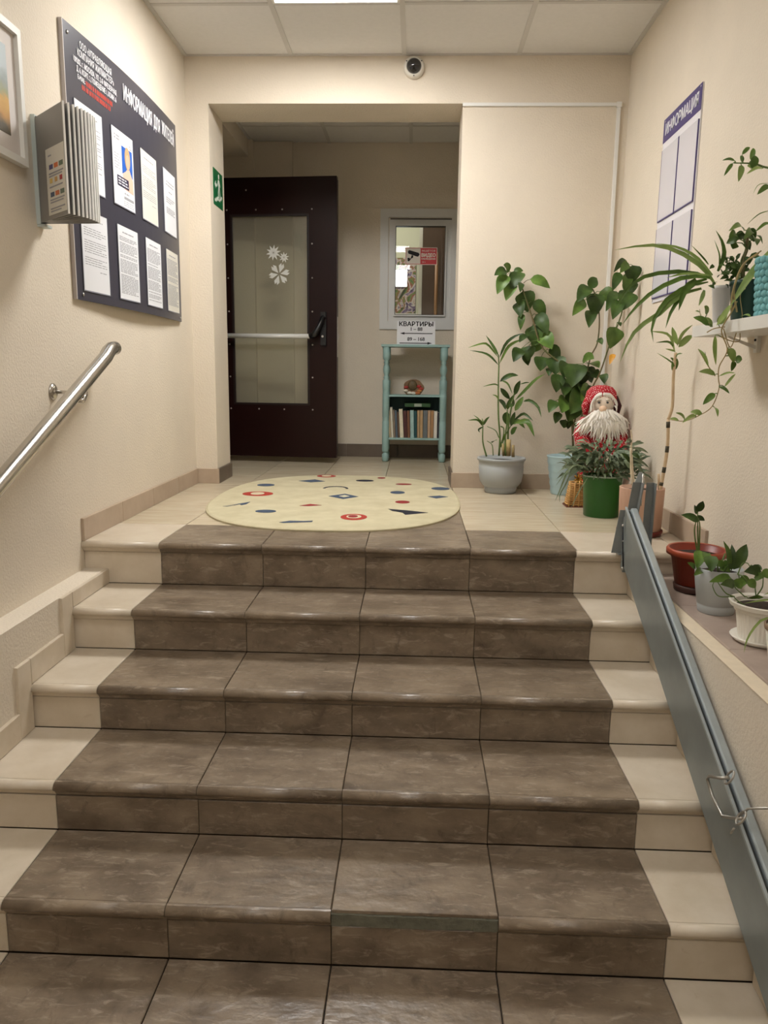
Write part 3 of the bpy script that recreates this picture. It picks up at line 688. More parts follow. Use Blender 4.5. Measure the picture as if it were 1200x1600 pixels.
# ------------------------------------------------------------------ flip leaflet rack, picture, handrail
rk = tag(empty('leaflet_rack', (XL, -.185, 1.139)), 'grey wall rack of fanned display leaves beside the charcoal board', 'rack')
RGREY = mat('rack_grey', rgb(138, 135, 131), .45); RSP = mat('rack_spine', rgb(186, 194, 190), .4); RW = mat('rack_edge', rgb(248, 247, 244), .4)
MB().box((.0, -.018, -.004), (.014, .012, .340)).build('spine', RSP, rk)
MB().box((.014, -.012, .0), (.020, .006, .335)).build('hinge_strip', BLACKP, rk)
MB().box((.0, -.015, -.012), (.03, .03, -.004)).build('bottom_bracket', RSP, rk)
for k in range(10):
    a = radians(-44 + 40*k/9); L_ = .226 - .0035*k
    d = Vector((cos(a), sin(a), 0)); s0 = Vector((.016, -.014 + .002*k, 0)) ; pvec = Vector((-sin(a), cos(a), 0))
    lfm = MB(); th = .0022
    lfm.hexa([s0 - pvec*th, s0 + d*L_ - pvec*th, s0 + d*L_ + pvec*th, s0 + pvec*th] + [q + Vector((0, 0, .33)) for q in (s0 - pvec*th, s0 + d*L_ - pvec*th, s0 + d*L_ + pvec*th, s0 + pvec*th)])
    pg = lfm.build('display_leaf', RGREY, rk)
    em = MB(); e0 = s0 + d*(L_ - .001); tw = .0026
    em.hexa([e0 - pvec*tw, e0 + d*.005 - pvec*tw, e0 + d*.005 + pvec*tw, e0 + pvec*tw] + [q + Vector((0, 0, .331)) for q in (e0 - pvec*tw, e0 + d*.005 - pvec*tw, e0 + d*.005 + pvec*tw, e0 + pvec*tw)])
    em.build('leaf_edge', RW, pg)
    if k == 0:
        def onleaf(u0, u1, z0, z1, off=.0035):
            q = MB(); A = s0 + d*u0 - pvec*off; B = s0 + d*u1 - pvec*off
            q.hexa([A, B, B + pvec*.001, A + pvec*.001] + [v + Vector((0, 0, z1 - z0)) for v in (A, B, B + pvec*.001, A + pvec*.001)])
            q.v = [(v[0], v[1], v[2] + z0) for v in q.v]; return q
        onleaf(.075, .222, .012, .215).build('leaflet', PAPERC, pg)
        cs = [(96, 92, 130), (214, 120, 70), (112, 124, 104), (220, 190, 110), (200, 160, 100), (178, 70, 70), (90, 100, 120), (206, 120, 80), (110, 124, 110)]
        for q in range(9):
            u = .10 + .04*(q % 3); z_ = .15 - .042*(q // 3)
            onleaf(u, u + (.030 if q // 3 != 1 else .02), z_, z_ + .014, .0042).build('colour_block', mat('leaflet_%d' % q, rgb(*cs[q]), .6), pg)
        for zz, u1 in ((.19, .12), (.135, .21), (.127, .2), (.094, .2), (.055, .21), (.047, .2), (.028, .21), (.02, .18)):
            onleaf(.095, u1, zz, zz + .004, .0042).build('print', INK, pg)
pc = tag(empty('framed_picture', (XL, -.60, 1.292)), 'watercolour in a wide white mount and white frame beside the leaflet rack', 'picture')
# frame runs along the wall from y=-0.885 to -0.285, 0.40 high; hangs slightly tilted away at the top
pw, ph_ = .60, .405; y0_ = -.885
def yz(a, b, x0, x1): return MB().box((x0, a[0] + .60, a[1]), (x1, b[0] + .60, b[1]))
fr = MB()
for a, b in (((y0_, 0), (y0_ + pw, .022)), ((y0_, ph_ - .022), (y0_ + pw, ph_)), ((y0_, .022), (y0_ + .022, ph_ - .022)), ((y0_ + pw - .022, .022), (y0_ + pw, ph_ - .022))):
    fr.box((.002, a[0] + .60, a[1]), (.026, b[0] + .60, b[1]))
fr.build('frame', WHITEM, pc)
yz((y0_ + .022, .022), (y0_ + pw - .022, ph_ - .022), .004, .012).build('mount', mat('mount_card', rgb(214, 206, 200), .7), pc)
WC = bpy.data.materials.new('watercolour'); WC.use_nodes = True; nt = WC.node_tree
tcn = nt.nodes.new('ShaderNodeTexCoord'); sp = nt.nodes.new('ShaderNodeSeparateXYZ'); nt.links.new(tcn.outputs['Generated'], sp.inputs[0])
vn = nt.nodes.new('ShaderNodeTexNoise'); vn.inputs['Scale'].default_value = 5; vn.inputs['Detail'].default_value = 5; nt.links.new(tcn.outputs['Generated'], vn.inputs['Vector'])
mm = nt.nodes.new('ShaderNodeMath'); mm.operation = 'MULTIPLY_ADD'; mm.inputs[1].default_value = .5; nt.links.new(vn.outputs['Fac'], mm.inputs[0]); nt.links.new(sp.outputs['Z'], mm.inputs[2])
cr = nt.nodes.new('ShaderNodeValToRGB'); els = [(.28, (92, 84, 66)), (.45, (190, 140, 70)), (.62, (206, 160, 74)), (.72, (150, 152, 112)), (.84, (140, 150, 148)), (1.0, (172, 184, 188))]
cr.color_ramp.elements[0].position, cr.color_ramp.elements[0].color = els[0][0], rgb(*els[0][1])
cr.color_ramp.elements[1].position, cr.color_ramp.elements[1].color = els[-1][0], rgb(*els[-1][1])
for p_, c_ in els[1:-1]: e_ = cr.color_ramp.elements.new(p_); e_.color = rgb(*c_)
nt.links.new(mm.outputs[0], cr.inputs['Fac']); nt.links.new(cr.outputs['Color'], nt.nodes['Principled BSDF'].inputs['Base Color'])
yz((y0_ + .09, .075), (y0_ + pw - .078, ph_ - .072), .012, .0135).build('watercolour', WC, pc)
MB().box((.0, .0, -.006), (.004, .012, 0)).build('hanger', INKD, pc)

hr = tag(empty('handrail', (XL, .17, .736)), 'round stainless steel handrail on wall brackets along the steps', 'handrail')
hx = XL + .09; sl = .452
def hp(y): return (hx, y, .728 + (y - .16)*sl)
hpts = [hp(-2.7), hp(-1.6), hp(-.7), hp(0.10), (hx, .135, .7245), (hx, .165, .7365), (hx, .20, .7395)]
rel(MB().tube(hpts, .0265, 20).build('rail', STEEL, hr), (XL, .17, .736))
rel(MB().ball((hx, .20, .7395), (.0263, .012, .0263)).build('end_cap', STEEL, hr), (XL, .17, .736))
for yb_ in (-.165, -.96, -1.75):
    zr = hp(yb_)[2]
    rel(MB().lathe([(.030, 0), (.030, .004), (.022, .010), (.010, .014), (0, .014)], n=20).build('wall_rosette', STEEL, hr, loc=(XL, yb_, zr - .005), rot=(0, pi/2, 0)), (XL, .17, .736))
    rel(MB().tube([(XL + .005, yb_, zr - .005), (XL + .06, yb_, zr - .007), (hx + .018, yb_ + .005, zr - .012)], .0065, 10).build('bracket_arm', STEEL, hr), (XL, .17, .736))
    zq = lambda dy: hp(yb_ + dy)[2] - .026
    rel(MB().tube([(hx, yb_ + .06, zq(.06) - .001), (hx + .004, yb_ + .05, zq(.05) - .012), (hx + .006, yb_ + .022, zq(.022) - .020), (hx + .004, yb_ - .01, zq(-.01) - .004)], [.010, .010, .010, .008], 10).build('saddle', STEEL, hr), (XL, .17, .736))

# ------------------------------------------------------------------ small wall things
dc = tag(empty('security_camera', (.940, YF, 2.262)), 'white dome security camera fixed on the beam under the ceiling', 'camera')
DOMEW = mat('dome_white', rgb(222, 216, 204), .4)
rotc = (radians(72), 0, 0)
MB().lathe([(.056, 0), (.056, .016), (.052, .028), (.046, .034), (.039, .036), (.039, .03)], n=32).build('housing', DOMEW, dc, rot=(pi/2, 0, 0))
MB().lathe([(.039*cos(a), .030 + .038*sin(a)) for a in [i*pi/2/10 for i in range(11)]], n=28).build('dome', mat('dome_black', rgb(16, 15, 18), .08, spec=.8), dc, rot=(pi/2, 0, 0))
for a in (-90, 32, 148): MB().lathe([(.003, 0), (.003, .002), (0, .002)], n=8).build('screw', INKD, dc, loc=(.047*cos(radians(a)), -.034, .047*sin(radians(a))), rot=(pi/2, 0, 0))
ex = tag(empty('exit_sign', (PX, 1.675, 1.585)), 'green emergency exit sign with running figure on stairs, on the pier', 'sign')
GRN = mat('sign_green', rgb(14, 104, 58), .4)
MB().box((0, 0, 0), (.003, .205, .195)).build('plate', GRN, ex)
fy = lambda a, b, d: (d, a, b)
p = MB()
p.prism([(.118 + .013*cos(i*pi/6), .168 + .014*sin(i*pi/6)) for i in range(12)], fy, .003, .0036)
p.prism([(.105, .150), (.130, .150), (.134, .105), (.108, .100)], fy, .003, .0036)
p.prism([(.104, .150), (.082, .118), (.088, .112), (.108, .136)], fy, .003, .0036); p.prism([(.130, .150), (.152, .122), (.147, .114), (.128, .134)], fy, .003, .0036)
p.prism([(.108, .104), (.122, .104), (.108, .076), (.112, .050), (.102, .050), (.096, .078)], fy, .003, .0036); p.prism([(.120, .104), (.134, .106), (.146, .074), (.140, .048), (.131, .050), (.134, .074)], fy, .003, .0036)
st_ = [(.02, .018)] + [(.02 + .026*((i+1)//2), .030 + .012*(i//2)) for i in range(13)] + [(.185, .060)]
p.prism([(.018, .02), (.018, .034), (.044, .034), (.044, .044), (.072, .044), (.072, .054), (.10, .054), (.10, .046), (.128, .046), (.128, .058), (.156, .058), (.156, .070), (.186, .070), (.186, .058), (.17, .058), (.17, .046), (.142, .046), (.142, .034), (.112, .034), (.085, .040), (.085, .030), (.058, .030), (.058, .02)], fy, .003, .0036)
p.prism([(.022, .112), (.046, .134), (.046, .120), (.072, .120), (.072, .104), (.046, .104), (.046, .090)], fy, .003, .0036)
p.build('pictogram', mat('sign_white', rgb(226, 232, 222), .5), ex)
cn = tag(empty('cable_duct', (2.036, YF, .15)), 'thin white cable duct running along the beam and down the wall corner', 'cable duct')
rel(MB().box((BX - .002, YF - .012, 2.072), (2.046, YF, 2.088)).build('horizontal_run', WHITEP, cn), (2.036, YF, .15))
rel(MB().box((2.028, YF - .012, .15), (2.046, YF, 2.072)).build('vertical_run', WHITEP, cn), (2.036, YF, .15))
rel(MB().box((2.024, YF - .015, 2.066), (2.050, YF, 2.092)).build('corner_piece', WHITEP, cn), (2.036, YF, .15))
# right hand information board
rb_ = tag(empty('notice_board', (XR, .675, .993)), 'narrow white notice board with violet heading on the plant shelf wall', 'board')
VIO = mat('violet', rgb(68, 58, 116), .45)
MB().box((-.006, -.238, 0), (0, .238, .80)).build('panel', mat('board_white', rgb(226, 224, 230), .35), rb_)
hbnd = MB().box((-.0075, -.238, .700), (-.006, .238, .80)).build('heading_band', VIO, rb_)
text('lettering', 'ИНФОРМАЦИЯ', .066, WHT, (-.0078, 0, .748), ROT_R, hbnd, fit=.415, bold=.0013)
CLR = mat('pocket_clear', rgb(212, 210, 218), .15, spec=.6)
for y0_ in (.005, -.228):
    for z0_ in (.022, .362):
        pk = rel(MB().box((XR - .011, .675 + y0_, .993 + z0_), (XR - .008, .675 + y0_ + .218, .993 + z0_ + .305)).build('pocket', CLR, rb_), (XR, .675, .993))
        k = MB()
        for a, b in (((y0_ - .004, z0_ - .005), (y0_ + .222, z0_)), ((y0_ - .004, z0_), (y0_, z0_ + .305)), ((y0_ + .218, z0_), (y0_ + .222, z0_ + .305))): k.box((-.0115, a[0], a[1]), (-.006, b[0], b[1]))
        k.build('pocket_rim', VIO, rb_)
for y_, z_ in ((.228, .01), (-.228, .01), (.22, .79), (-.22, .79)): MB().lathe([(.005, 0), (.004, .002), (0, .003)], n=8).build('screw', BOLT, rb_, loc=(-.006, y_, z_), rot=(0, -pi/2, 0))

# ------------------------------------------------------------------ oval rug
RUG = mat('rug_wool', rgb(204, 194, 160), .95, color2=rgb(218, 209, 178), scale=9, bump=.9, bscale=420, spec=.1)
rug = tag(empty('oval_rug', (.585, 1.12, 0)), 'oval cream rug with scattered coloured shapes lying on the landing', 'rug')
def sup(t, a, b, e): c, s = cos(t), sin(t); return (a*math.copysign(abs(c)**e, c), b*math.copysign(abs(s)**e, s))
n = 72; R0 = [sup(2*pi*k/n, .635, .868, .80) for k in range(n)]
vs_ = [(x, y, .0005) for x, y in R0] + [(x, y, .008) for x, y in R0] + [(x*.985, y*.988, .012) for x, y in R0]
fs_ = [tuple(reversed(range(n))), tuple(range(2*n, 3*n))] + [(i*n + k, i*n + (k+1) % n, (i+1)*n + (k+1) % n, (i+1)*n + k) for i in (0, 1) for k in range(n)]
MB().add(vs_, fs_).build('pile', RUG, rug)
RB = mat('rug_blue', rgb(62, 78, 100), .95, var=.15, scale=60); RR = mat('rug_red', rgb(170, 54, 40), .95, var=.12, scale=60); RK = mat('rug_navy', rgb(30, 32, 46), .95, var=.1, scale=60); RDR = mat('rug_crimson', rgb(140, 34, 36), .95, var=.1, scale=60)
RC = mat('rug_cream_spot', rgb(214, 205, 174), .95)
def patch(poly, m, name='woven_patch', z=.0121, th=.0012):
    MB().prism([(a - .585, b - 1.12) for a, b in poly], lambda a, b, d: (a, b, d), z, z + th).build(name, m, rug)
def ell(cx, cy, a, b, rot=0, n=20): return [(cx + a*cos(t)*cos(rot) - b*sin(t)*sin(rot), cy + a*cos(t)*sin(rot) + b*sin(t)*cos(rot)) for t in [2*pi*i/n for i in range(n)]]
patch(ell(.131, 1.488, .050, .048), RB); patch(ell(.150, 1.163, .082, .075), RR); patch(ell(.148, 1.165, .036, .045), RC, z=.0133)
patch([(.095, .80), (.165, .90), (.16, .83), (.142, .80), (.128, .825), (.11, .79)], RB)
patch([(.06, .76), (.12, .83), (.115, .80), (.085, .75)], mat('rug_grey', rgb(150, 146, 132), .95))
patch(ell(.291, .648, .049, .038), RB); patch([(.40, .385), (.44, .425), (.50, .425), (.54, .437), (.54, .41), (.48, .39), (.42, .375)], RB)
patch([(.292, 1.68), (.38, 1.755), (.452, 1.68), (.372, 1.63)], RB)
patch(ell(.432, 1.92, .06, .055), RR); patch(ell(.432, 1.92, .03, .03), RC, z=.0133)
arc = [(.542 + .072*cos(t), 1.40 + .09*sin(t)) for t in [pi*i/10 for i in range(11)]] + [(.542 + .058*cos(t), 1.40 + .068*sin(t)) for t in [pi - pi*i/10 for i in range(11)]]
patch(arc, RK)
patch(ell(.685, 1.742, .054, .04), RK); patch(ell(.78, 1.876, .025, .03), RDR); patch(ell(.922, 1.62, .047, .028), RDR)
patch(ell(.893, 1.296, .040, .05, .0), RB); patch(ell(1.133, 1.468, .052, .055), RB); patch([(1.056, 1.172), (1.12, 1.21), (1.164, 1.175), (1.10, 1.115)], RB)
patch([(.533, 1.127), (.612, 1.215), (.691, 1.127), (.618, 1.04)], RB); patch([(.588, 1.128), (.615, 1.165), (.644, 1.128), (.617, 1.092)], RC, z=.0133)
patch(ell(.925, .98, .037, .042), RDR); patch([(.861, .77), (.95, .74), (1.05, .69), (.944, .625), (.93, .68), (.88, .72)], RK)
patch([(.425, .815), (.47, .87), (.53, .84), (.47, .81)], RDR)
patch(ell(.712, .545, .06, .075), RR); patch(ell(.712, .55, .034, .042), RC, z=.0133); patch(ell(.708, .55, .022, .028), RDR, z=.0145)

# ------------------------------------------------------------------ folding wheelchair ramp beside the steps
rp = tag(empty('folding_ramp', (1.78, -.07, 0)), 'grey galvanised folding ramp standing on edge beside the steps', 'ramp')
OR = (1.78, -.07, 0)
sb = .4875
def rz(y): return -.202 + (y + .412)*sb        # lower edge height along the ramp
y0_, y1_ = -.055, -2.05
def strip(x0, x1, o0, o1, ya=y0_, yb=y1_):     # slab following the slope between offsets o0..o1 above the lower edge
    mb = MB(); mb.hexa([(x0, ya, rz(ya) + o0), (x1, ya, rz(ya) + o0), (x1, yb, rz(yb) + o0), (x0, yb, rz(yb) + o0), (x0, ya, rz(ya) + o1), (x1, ya, rz(ya) + o1), (x1, yb, rz(yb) + o1), (x0, yb, rz(yb) + o1)]); return mb
olf = rel(strip(1.758, 1.762, .006, .207).build('outer_leaf', GALV, rp), OR)
strip(1.757, 1.764, .203, .211).build('leaf_rim', GALVL, olf)
rel(strip(1.7625, 1.775, .006, .196).build('gap_shade', mat('ramp_shadow', rgb(60, 64, 64), .6, .3), rp), OR)  # dark fill between the leaves, shade of the gap put into its colour
ib2 = rel(strip(1.776, 1.802, .006, .208).build('inner_leaf', GALVL, rp), OR)
md = ib2.modifiers.new('bevel', 'BEVEL'); md.width = .006; md.segments = 3
rel(MB().hexa([(1.757, -.045, -.045), (1.80, -.045, -.045), (1.80, -.075, -.06), (1.757, -.075, -.06), (1.757, -.045, .14), (1.80, -.045, .14), (1.80, -.075, .16), (1.757, -.075, .16)]).build('end_plate', GALV, rp), OR)
# hinge rail: angle irons rising from the landing edge
def angle(p0, p1, w_, th, dirx):
    p0, p1 = Vector(p0), Vector(p1); mb = MB()
    a, b = Vector((w_*dirx, 0, 0)), Vector((0, w_, 0))
    for d1, d2 in ((a, Vector((0, th, 0))), (b, Vector((th*dirx, 0, 0)))):
        mb.hexa([p0, p0 + d1, p0 + d1 + d2, p0 + d2, p1, p1 + d1, p1 + d1 + d2, p1 + d2])
    return mb
rel(angle((1.783, -.03, .004), (1.822, -.012, .268), -.030, .004, 1).build('hinge_angle', IRON, rp), OR)
rel(angle((1.858, -.03, .02), (1.868, -.012, .268), -.026, .004, 1).build('hinge_angle', IRON, rp), OR)
rel(angle((1.757, -.035, .004), (1.782, -.025, .165), -.034, .004, 1).build('mounting_angle', mat('iron_light', rgb(136, 140, 138), .5, .1, var=.1, scale=12), rp), OR)
rel(MB().box((1.745, -.05, .0), (1.84, .02, .004)).build('foot_plate', IRON, rp), OR)
rel(MB().tube([(1.829, -.006, .30), (1.826, -.008, .18)], .004, 8).build('hinge_pin', BOLT, rp), OR)
rel(MB().prism([(1.80, .262), (1.838, .262), (1.826, .305), (1.815, .305)], lambda a, b, d: (a, d, b), -.002, .002).build('hinge_tab', GALVL, rp), OR)
for y, z in ((-.045, .110), (-.06, .055), (-.075, -.012), (-.078, -.045)): rel(MB().ball((1.756, y, z), (.004, .006, .006), 8, 6).build('rivet', BOLT, rp), OR)
rel(MB().tube([(1.7555, -.050, .105), (1.7555, -.068, .03), (1.7555, -.088, -.035)], .003, 8).build('hinge_edge', INKD, rp), OR)
WIRE = mat('wire', rgb(176, 174, 168), .35, .8)
hdl = rel(MB().tube([(1.752, -1.133, -.293), (1.735, -1.132, -.296), (1.728, -1.075, -.322), (1.728, -1.066, -.336), (1.730, -1.10, -.362), (1.735, -1.155, -.382), (1.752, -1.20, -.360), (1.756, -1.215, -.350)], .0042, 10).build('handle', WIRE, rp), OR)
for (y, z) in ((-1.133, -.293), (-1.213, -.350)):
    (MB().tube([(1.752 + .009*cos(a), y + .012*sin(a), z + .016*cos(a)) for a in [i*pi/5 for i in range(11)]], .0028, 8, cap=False).build('handle_eye', WIRE, hdl))
rel(MB().tube([(1.745, -1.20, -.385), (1.743, -1.19, -.405)], .0026, 8).build('wire_end', WIRE, rp), OR)
tw = tag(MB().tube([(1.752, -1.205, -.352), (1.765, -1.215, -.325), (1.80, -1.232, -.312), (1.816, -1.240, -.308)], .003, 8).build('tie_wire', WIRE), 'thin steel wire tying the ramp handle to the ledge', 'wire')

# ------------------------------------------------------------------ plant shelf
sh = tag(empty('wall_shelf', (XR, -.75, .785)), 'white wall shelf on small brackets carrying trailing house plants', 'shelf')
rel(MB().box((1.905, -1.35, .787), (XR, -.182, .822)).build('board', WHITEM, sh), (XR, -.75, .785))
for yb_ in (-.28, -1.2):
    rel(MB().box((XR - .012, yb_ - .012, .735), (XR, yb_ + .012, .787)).build('bracket', WHITEM, sh), (XR, -.75, .785))
    rel(MB().hexa([(XR - .10, yb_ - .004, .781), (XR - .01, yb_ - .004, .745), (XR - .01, yb_ + .004, .745), (XR - .10, yb_ + .004, .781), (XR - .10, yb_ - .004, .787), (XR - .01, yb_ - .004, .757), (XR - .01, yb_ + .004, .757), (XR - .10, yb_ + .004, .787)]).build('bracket', WHITEM, sh), (XR, -.75, .785))
    rel(MB().tube([(XR - .016, yb_, .775), (XR - .011, yb_, .775)], .004, 8).build('screw', INKD, sh), (XR, -.75, .785))
